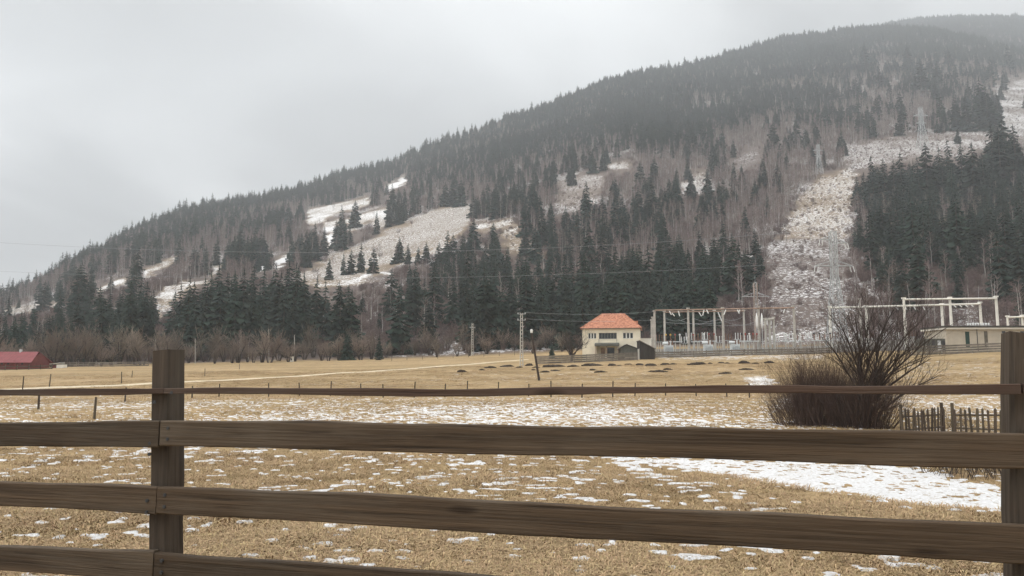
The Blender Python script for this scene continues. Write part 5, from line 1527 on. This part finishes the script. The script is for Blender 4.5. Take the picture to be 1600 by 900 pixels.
# ---- flat-roofed building
def flat_building():
    Y = 166.0; k = Y / FPX / 0.993; b = gp(1540, Y)
    root = thing('flat_roofed_building', 'long beige flat-roofed building with green door behind the second fence post', 'building', b)
    zf = lambda py: W(1540, py, Y).z - b.z
    xf = lambda px: W(px, 530, Y).x - b.x
    x0, x1 = xf(1479), xf(1760); zt = zf(514.5); dp = 9
    ops = [(xf(1508.5), xf(1515.5), zf(541) - 0.3, zf(518)), (xf(1538), xf(1544), zf(541) - 0.3, zf(517.5)), (xf(1566), xf(1573), zf(520.5), zf(517)), (xf(1595), xf(1602), zf(520.5), zf(517)), (xf(1625), xf(1632), zf(520.5), zf(517))]
    xs = sorted({x0, x1, *[o[0] for o in ops], *[o[1] for o in ops]}); zs = sorted({-0.6, zt, *[o[2] for o in ops], *[o[3] for o in ops]})
    mb = MB()
    for i in range(len(xs) - 1):
        for j in range(len(zs) - 1):
            cx_, cz_ = (xs[i] + xs[i + 1]) / 2, (zs[j] + zs[j + 1]) / 2
            if any(o[0] < cx_ < o[1] and o[2] < cz_ < o[3] for o in ops): continue
            mb.add([(xs[i], 0, zs[j]), (xs[i + 1], 0, zs[j]), (xs[i + 1], 0, zs[j + 1]), (xs[i], 0, zs[j + 1])], [(0, 1, 2, 3)])
    for (a, c, z0, z1) in ops:
        d = 0.25; mb.add([(a, 0, z0), (c, 0, z0), (c, 0, z1), (a, 0, z1), (a, d, z0), (c, d, z0), (c, d, z1), (a, d, z1)], [(0, 4, 5, 1), (1, 5, 6, 2), (2, 6, 7, 3), (3, 7, 4, 0)])
    mb.add([(x0, 0, -.6), (x0, dp, -.6), (x0, dp, zt), (x0, 0, zt), (x1, 0, -.6), (x1, dp, -.6), (x1, dp, zt), (x1, 0, zt)], [(3, 2, 1, 0), (4, 5, 6, 7)])
    mb.build('wall', M_BUILD, root)
    for (a, c, z0, z1), nm, m in zip(ops, ('door', 'door', 'window', 'window', 'window'), (M_GREEN, M_GREYWOOD, M_FRAME, M_FRAME, M_FRAME)):
        if nm == 'door':
            mb = MB(); mb.box(a + 0.01, c - 0.01, 0.12, 0.2, z0 + 0.01, z1 - 0.01); d = mb.build('door', m, root)
            mb = MB(); mb.box(c - 0.22, c - 0.12, 0.06, 0.118, (z0 + z1) / 2 - 0.3, (z0 + z1) / 2 - 0.1); mb.build('handle', M_DARKP, d)
        else:
            mb = MB(); mb.box(a, c, 0.14, 0.2, z0, z0 + 0.06); mb.box(a, c, 0.14, 0.2, z1 - 0.06, z1); mb.box(a, a + .06, 0.142, 0.198, z0 + .06, z1 - .06); mb.box(c - .06, c, 0.142, 0.198, z0 + .06, z1 - .06); d = mb.build('window', m, root)
            mb = MB(); mb.box(a + 0.06, c - 0.06, 0.165, 0.175, z0 + 0.06, z1 - 0.06); mb.build('pane', M_GLASS, d)
    mb = MB(); mb.box(x0 - 0.5, x1 + 0.4, -0.55, dp + 0.4, zt + 0.003, zt + 0.36); mb.build('fascia', M_PLASTW, root)
    mb = MB(); mb.box(x0 - 0.62, x1 + 0.5, -0.68, dp + 0.5, zt + 0.363, zt + 0.78); rf = mb.build('roof', M_SLAB, root)
    mb = MB(); mb.tube([(xf(1527), -0.08, -0.3), (xf(1527), -0.08, zt)], [0.07, 0.07], 7); mb.build('drain_pipe', M_DARKP, root)
    # annexe half behind the bush; outer panels painted dark for shade in its openings
    mb = MB(); mb.box(xf(1452), x0 - 0.01, 0.6, 6, -0.6, zf(529)); mb.build('side_wing', M_GREYDK, root)
    for q in (1458, 1467, 1474):
        mb = MB(); mb.box(xf(q), xf(q + 4.5), 0.52, 0.597, 0.1, zf(532)); mb.build('opening_panel', M_DARKP if q != 1467 else M_GREYP, root)
    for i in range(9):
        x = xf(1537 + 4.2 * i)
        mb = MB(); insulator(mb, (x, dp * 0.6, zt + 0.78), (x, dp * 0.6, zt + 1.75), 0.24, 3); mb.build('roof_bushing', M_WHITE, root)
flat_building()

# ---- red barn and odds and ends by it
def barn():
    Y = 186.0; b = gp(10, Y)
    root = thing('barn', 'dark red barn with a red sheet-metal roof at the field edge', 'barn', b)
    zf = lambda py: W(10, py, Y).z - b.z
    xf = lambda px: W(px, 560, Y).x - b.x
    x0, x1 = xf(-60), xf(47); ze, zr = zf(565.5), zf(549.5); dp = 8.0
    mb = MB(); mb.add([(x0, 0, -.4), (x1, 0, -.4), (x1, dp, -.4), (x0, dp, -.4), (x0, 0, ze), (x1, 0, ze), (x1, dp, ze), (x0, dp, ze), (x0, dp / 2, zr - 0.15), (x1, dp / 2, zr - 0.15)], [(0, 1, 5, 4), (2, 3, 7, 6), (1, 2, 6, 9, 5), (3, 0, 4, 8, 7)])
    mb.build('wall', M_BARNW, root)
    for y0, y1 in ((-0.6, dp / 2), (dp + 0.6, dp / 2)):
        za = ze - 0.25; n = 22
        rf = MB(); a0, a1 = x0 - 0.4, x1 + 0.7
        rf.add([(a0, y0, za), (a1, y0, za), (a1 - 1.1, y1, zr), (a0, y1, zr), (a0, y0, za + 0.1), (a1, y0, za + 0.1), (a1 - 1.1, y1, zr + 0.1), (a0, y1, zr + 0.1)], [(3, 2, 1, 0), (4, 5, 6, 7), (0, 1, 5, 4), (1, 2, 6, 5), (2, 3, 7, 6), (3, 0, 4, 7)])
        o = rf.build('roof_slope', M_BARN, root)
        for i in range(n):
            x = a0 + (a1 - 1.2 - a0) * i / (n - 1)
            s = MB(); s.bar((x, y0, za + 0.12), (x, y1, zr + 0.12), 0.035); s.build('seam', M_BARN, o)
    mb = MB(); mb.box(xf(14), xf(16.5), dp / 2 - 0.3, dp / 2 + 0.3, zr - 0.2, zr + 0.7); mb.build('roof_vent', M_GREYP, root)
    mb = MB(); mb.box(xf(22), xf(25), -0.06, -0.003, 0.0, 2.0); mb.build('door', M_BARN, root)
    for q in (2, 12, 34):
        mb = MB(); mb.box(xf(q), xf(q + 3), -0.05, -0.003, 1.1, 1.9); mb.build('window', M_GLASS, root)
barn()
def trough():
    b = gp(91, 190)
    root = thing('feed_trough', 'small white and red feed shelter right of the red barn', 'trough', b)
    mb = MB(); mb.box(b.x - 1.5, b.x - 0.3, 190, 191.5, b.z - 0.2, b.z + 0.75); part(mb, 'box', M_BARNW, root)
    mb = MB(); mb.box(b.x - 0.28, b.x + 1.4, 189.9, 191.6, b.z - 0.2, b.z + 0.9); part(mb, 'white_box', M_PLASTW, root)
    mb = MB(); mb.add([(b.x - 1.9, 189.6, b.z + 0.95), (b.x + 0.6, 189.6, b.z + 1.25), (b.x + 0.6, 192, b.z + 1.25), (b.x - 1.9, 192, b.z + 0.95), (b.x - 1.9, 189.6, b.z + 1.05), (b.x + 0.6, 189.6, b.z + 1.35), (b.x + 0.6, 192, b.z + 1.35), (b.x - 1.9, 192, b.z + 1.05)], [(3, 2, 1, 0), (4, 5, 6, 7), (0, 1, 5, 4), (1, 2, 6, 5), (2, 3, 7, 6), (3, 0, 4, 7)]); part(mb, 'roof', M_PLASTW, root)
trough()
def hive():
    b = gp(456, 226)
    root = thing('marker_box', 'small white box with dark door at the field edge', 'box', b)
    mb = MB(); mb.box(b.x - 0.45, b.x + 0.45, 225.6, 226.4, b.z - 0.2, b.z + 1.5); part(mb, 'body', M_PLASTW, root)
    mb = MB(); mb.box(b.x - 0.2, b.x + 0.2, 225.55, 225.597, b.z + 0.4, b.z + 1.0); part(mb, 'door', M_DARKP, root)
    mb = MB(); mb.box(b.x - 0.55, b.x + 0.55, 225.5, 226.5, b.z + 1.503, b.z + 1.6); part(mb, 'lid', M_CONCG, root)
hive()
# dark round bare tree beside the house, with a crown finer than the willows'
def yard_tree():
    b = gp(893, 168); rn = random.Random(31)
    root = thing('bare_fruit_tree', 'dark round-crowned bare tree standing before the plank fence left of the house', 'bare tree', b)
    tr = MB(); tr.tube([b - Vector((0, 0, 0.4)), b + Vector((0.05, 0, 0.9)), b + Vector((0.1, 0, 1.7))], [0.36, 0.28, 0.24], 9); part(tr, 'trunk', M_DARKTWIG, root)
    cr = MB()
    for i in range(15):
        a = rn.random() * 6.28; s = rn.uniform(0.2, 1.0)
        branch(cr, b + Vector((0.05, 0, rn.uniform(0.9, 1.7))), (math.cos(a) * s, math.sin(a) * s, rn.uniform(0.35, 1)), rn.uniform(2.2, 3.6), 0.11, 4, rn, 0.6, 0.15, 3)
    part(cr, 'crown', M_DARKTWIG, root)
yard_tree()
for (x, Y, h, v, lb) in [(862, 200, 4.0, 0, 'small green young spruce left of the bare yard tree'), (592, 228, 8, 1, 'short spruce among the willows at the field edge'), (543, 232, 10, 2, 'young spruce standing between willows below the meadow')]:
    p = gp(x, Y); o = thing('spruce_tree', lb, 'spruce', p, 0.5, 'spruces one can tell apart on the mountainside'); s = h / 20; o.scale = (s, s, s)
    inst('trunk', SPR_M[v][0], o); inst('crown', SPR_M[v][1], o)
for i, (x, yt, yb) in enumerate([(374, 515, 566), (388, 525, 566), (55, 500, 545), (150, 500, 545), (812, 475, 515)]):
    p = gp(x, 236 if yb > 550 else 262); h = max(8, W(x, yt, p.y).z - p.z)
    o = thing('birch_tree', f'{ordinal(i + 1)} pale birch standing out before the willow row', 'bare birch', p, i, 'bare birches one can tell apart on the slope'); s = h / 15; o.scale = (s * 1.3, s * 1.3, s)
    inst('trunk', BIR_M[i % 4][0], o); inst('crown', BIR_M[i % 4][1], o)

# ---- dry grass tufts near the fence (nobody could count them)
def tufts():
    src = bpy.data.collections.new('tuft_kind')
    for sd in range(4):
        rn = random.Random(200 + sd); mb = MB()
        for i in range(30):
            a = rn.random() * 6.28; r = rn.random() ** 0.5 * 0.16
            b = Vector((math.cos(a) * r, math.sin(a) * r, -0.01)); L = rn.uniform(0.03, 0.10)
            d = Vector((math.cos(a + rn.uniform(-1, 1)) * rn.uniform(0.4, 1.6), math.sin(a + rn.uniform(-1, 1)) * rn.uniform(0.4, 1.6), 1)).normalized()
            e = b + d * L * 0.6; f = e + (d + Vector((d.x, d.y, -0.9))).normalized() * L * 0.5
            w = Vector((-d.y, d.x, 0)).normalized() * 0.0028
            mb.add([b - w, b + w, e + w * 0.8, e - w * 0.8, f], [(0, 1, 2, 3), (3, 2, 4)])
        src.objects.link(bpy.data.objects.new(f'tuft_kind_{sd}', mb.mesh('tuft', M_GRASS)))
    n = 60000
    fr = math.radians(38)
    r = 4.2 * (34 / 4.2) ** RNG.random(n); a = RNG.uniform(-fr, fr, n)
    X, Y = np.sin(a) * r, np.cos(a) * r
    # leave the snow flecks bare
    sel = (GR > 4) & (GR < 36) & (GY > 2)
    gx, gy, gs = GX[sel], GY[sel], GSNOW[sel]
    azs = np.unique(np.round(np.arctan2(GX[60], GY[60]), 9)); 
    A = np.arctan2(GX, GY)
    ai = np.clip(np.searchsorted(np.sort(A[60]), a), 0, A.shape[1] - 1); order = np.argsort(A[60])
    ri = np.clip(np.searchsorted(GR[:, 0], r), 0, GR.shape[0] - 1)
    s = GSNOW[ri, order[ai]]
    keep = (RNG.random(n) > s * 0.93) & (RNG.random(n) < 0.25 + 1.1 * smooth(0.35, 0.65, fbm(X / 0.9 + 4, Y / 0.9 + 4, 3)))
    X, Y = X[keep], Y[keep]; Z = ground(X, Y); m = len(X)
    sc = RNG.uniform(0.55, 1.25, m) * (0.8 + 0.5 * fbm(X / 1.1, Y / 1.1, 2))
    n2 = 42000
    r2 = np.sqrt(RNG.uniform(26 ** 2, 165 ** 2, n2)); a2 = RNG.uniform(-fr, fr, n2); X2, Y2 = np.sin(a2) * r2, np.cos(a2) * r2
    k2 = RNG.random(n2) < smooth(0.38, 0.62, fbm(X2 / 9.0 + 2, Y2 / 9.0 + 6, 3)) + 0.12
    k2 &= ~((Y2 > 150) & (X2 > 10))
    X2, Y2 = X2[k2], Y2[k2]; m2 = len(X2); s2 = RNG.uniform(1.8, 3.6, m2)
    scatter('rough_grass', src, np.stack([X2, Y2, ground(X2, Y2)], -1), RNG.uniform(0, 6.283, m2), s2, s2 * 0.75, RNG.integers(0, 4, m2), 'rough dry grass clumps over the middle of the field')
    scatter('dry_grass', src, np.stack([X, Y, Z], -1), RNG.uniform(0, 6.283, m), sc * 1.25, sc * 0.8, RNG.integers(0, 4, m), 'short matted dry grass between the snow flecks')
tufts()

# ------------------------------------------------------------------ haze
def haze():
    mb = MB(); mb.box(-3950, 3950, -3950, 3950, -60, 1620)
    o = mb.build('haze', None); o['kind'] = 'stuff'
    m = bpy.data.materials.new('haze'); m.use_nodes = True
    nt = m.node_tree; nt.nodes.clear()
    out = nt.nodes.new('ShaderNodeOutputMaterial'); v = nt.nodes.new('ShaderNodeVolumePrincipled')
    v.inputs['Color'].default_value = (0.93, 0.965, 1.0, 1); v.inputs['Density'].default_value = 0.00023
    v.inputs['Anisotropy'].default_value = 0.2
    nt.links.new(v.outputs[0], out.inputs['Volume'])
    o.data.materials.append(m)
haze()
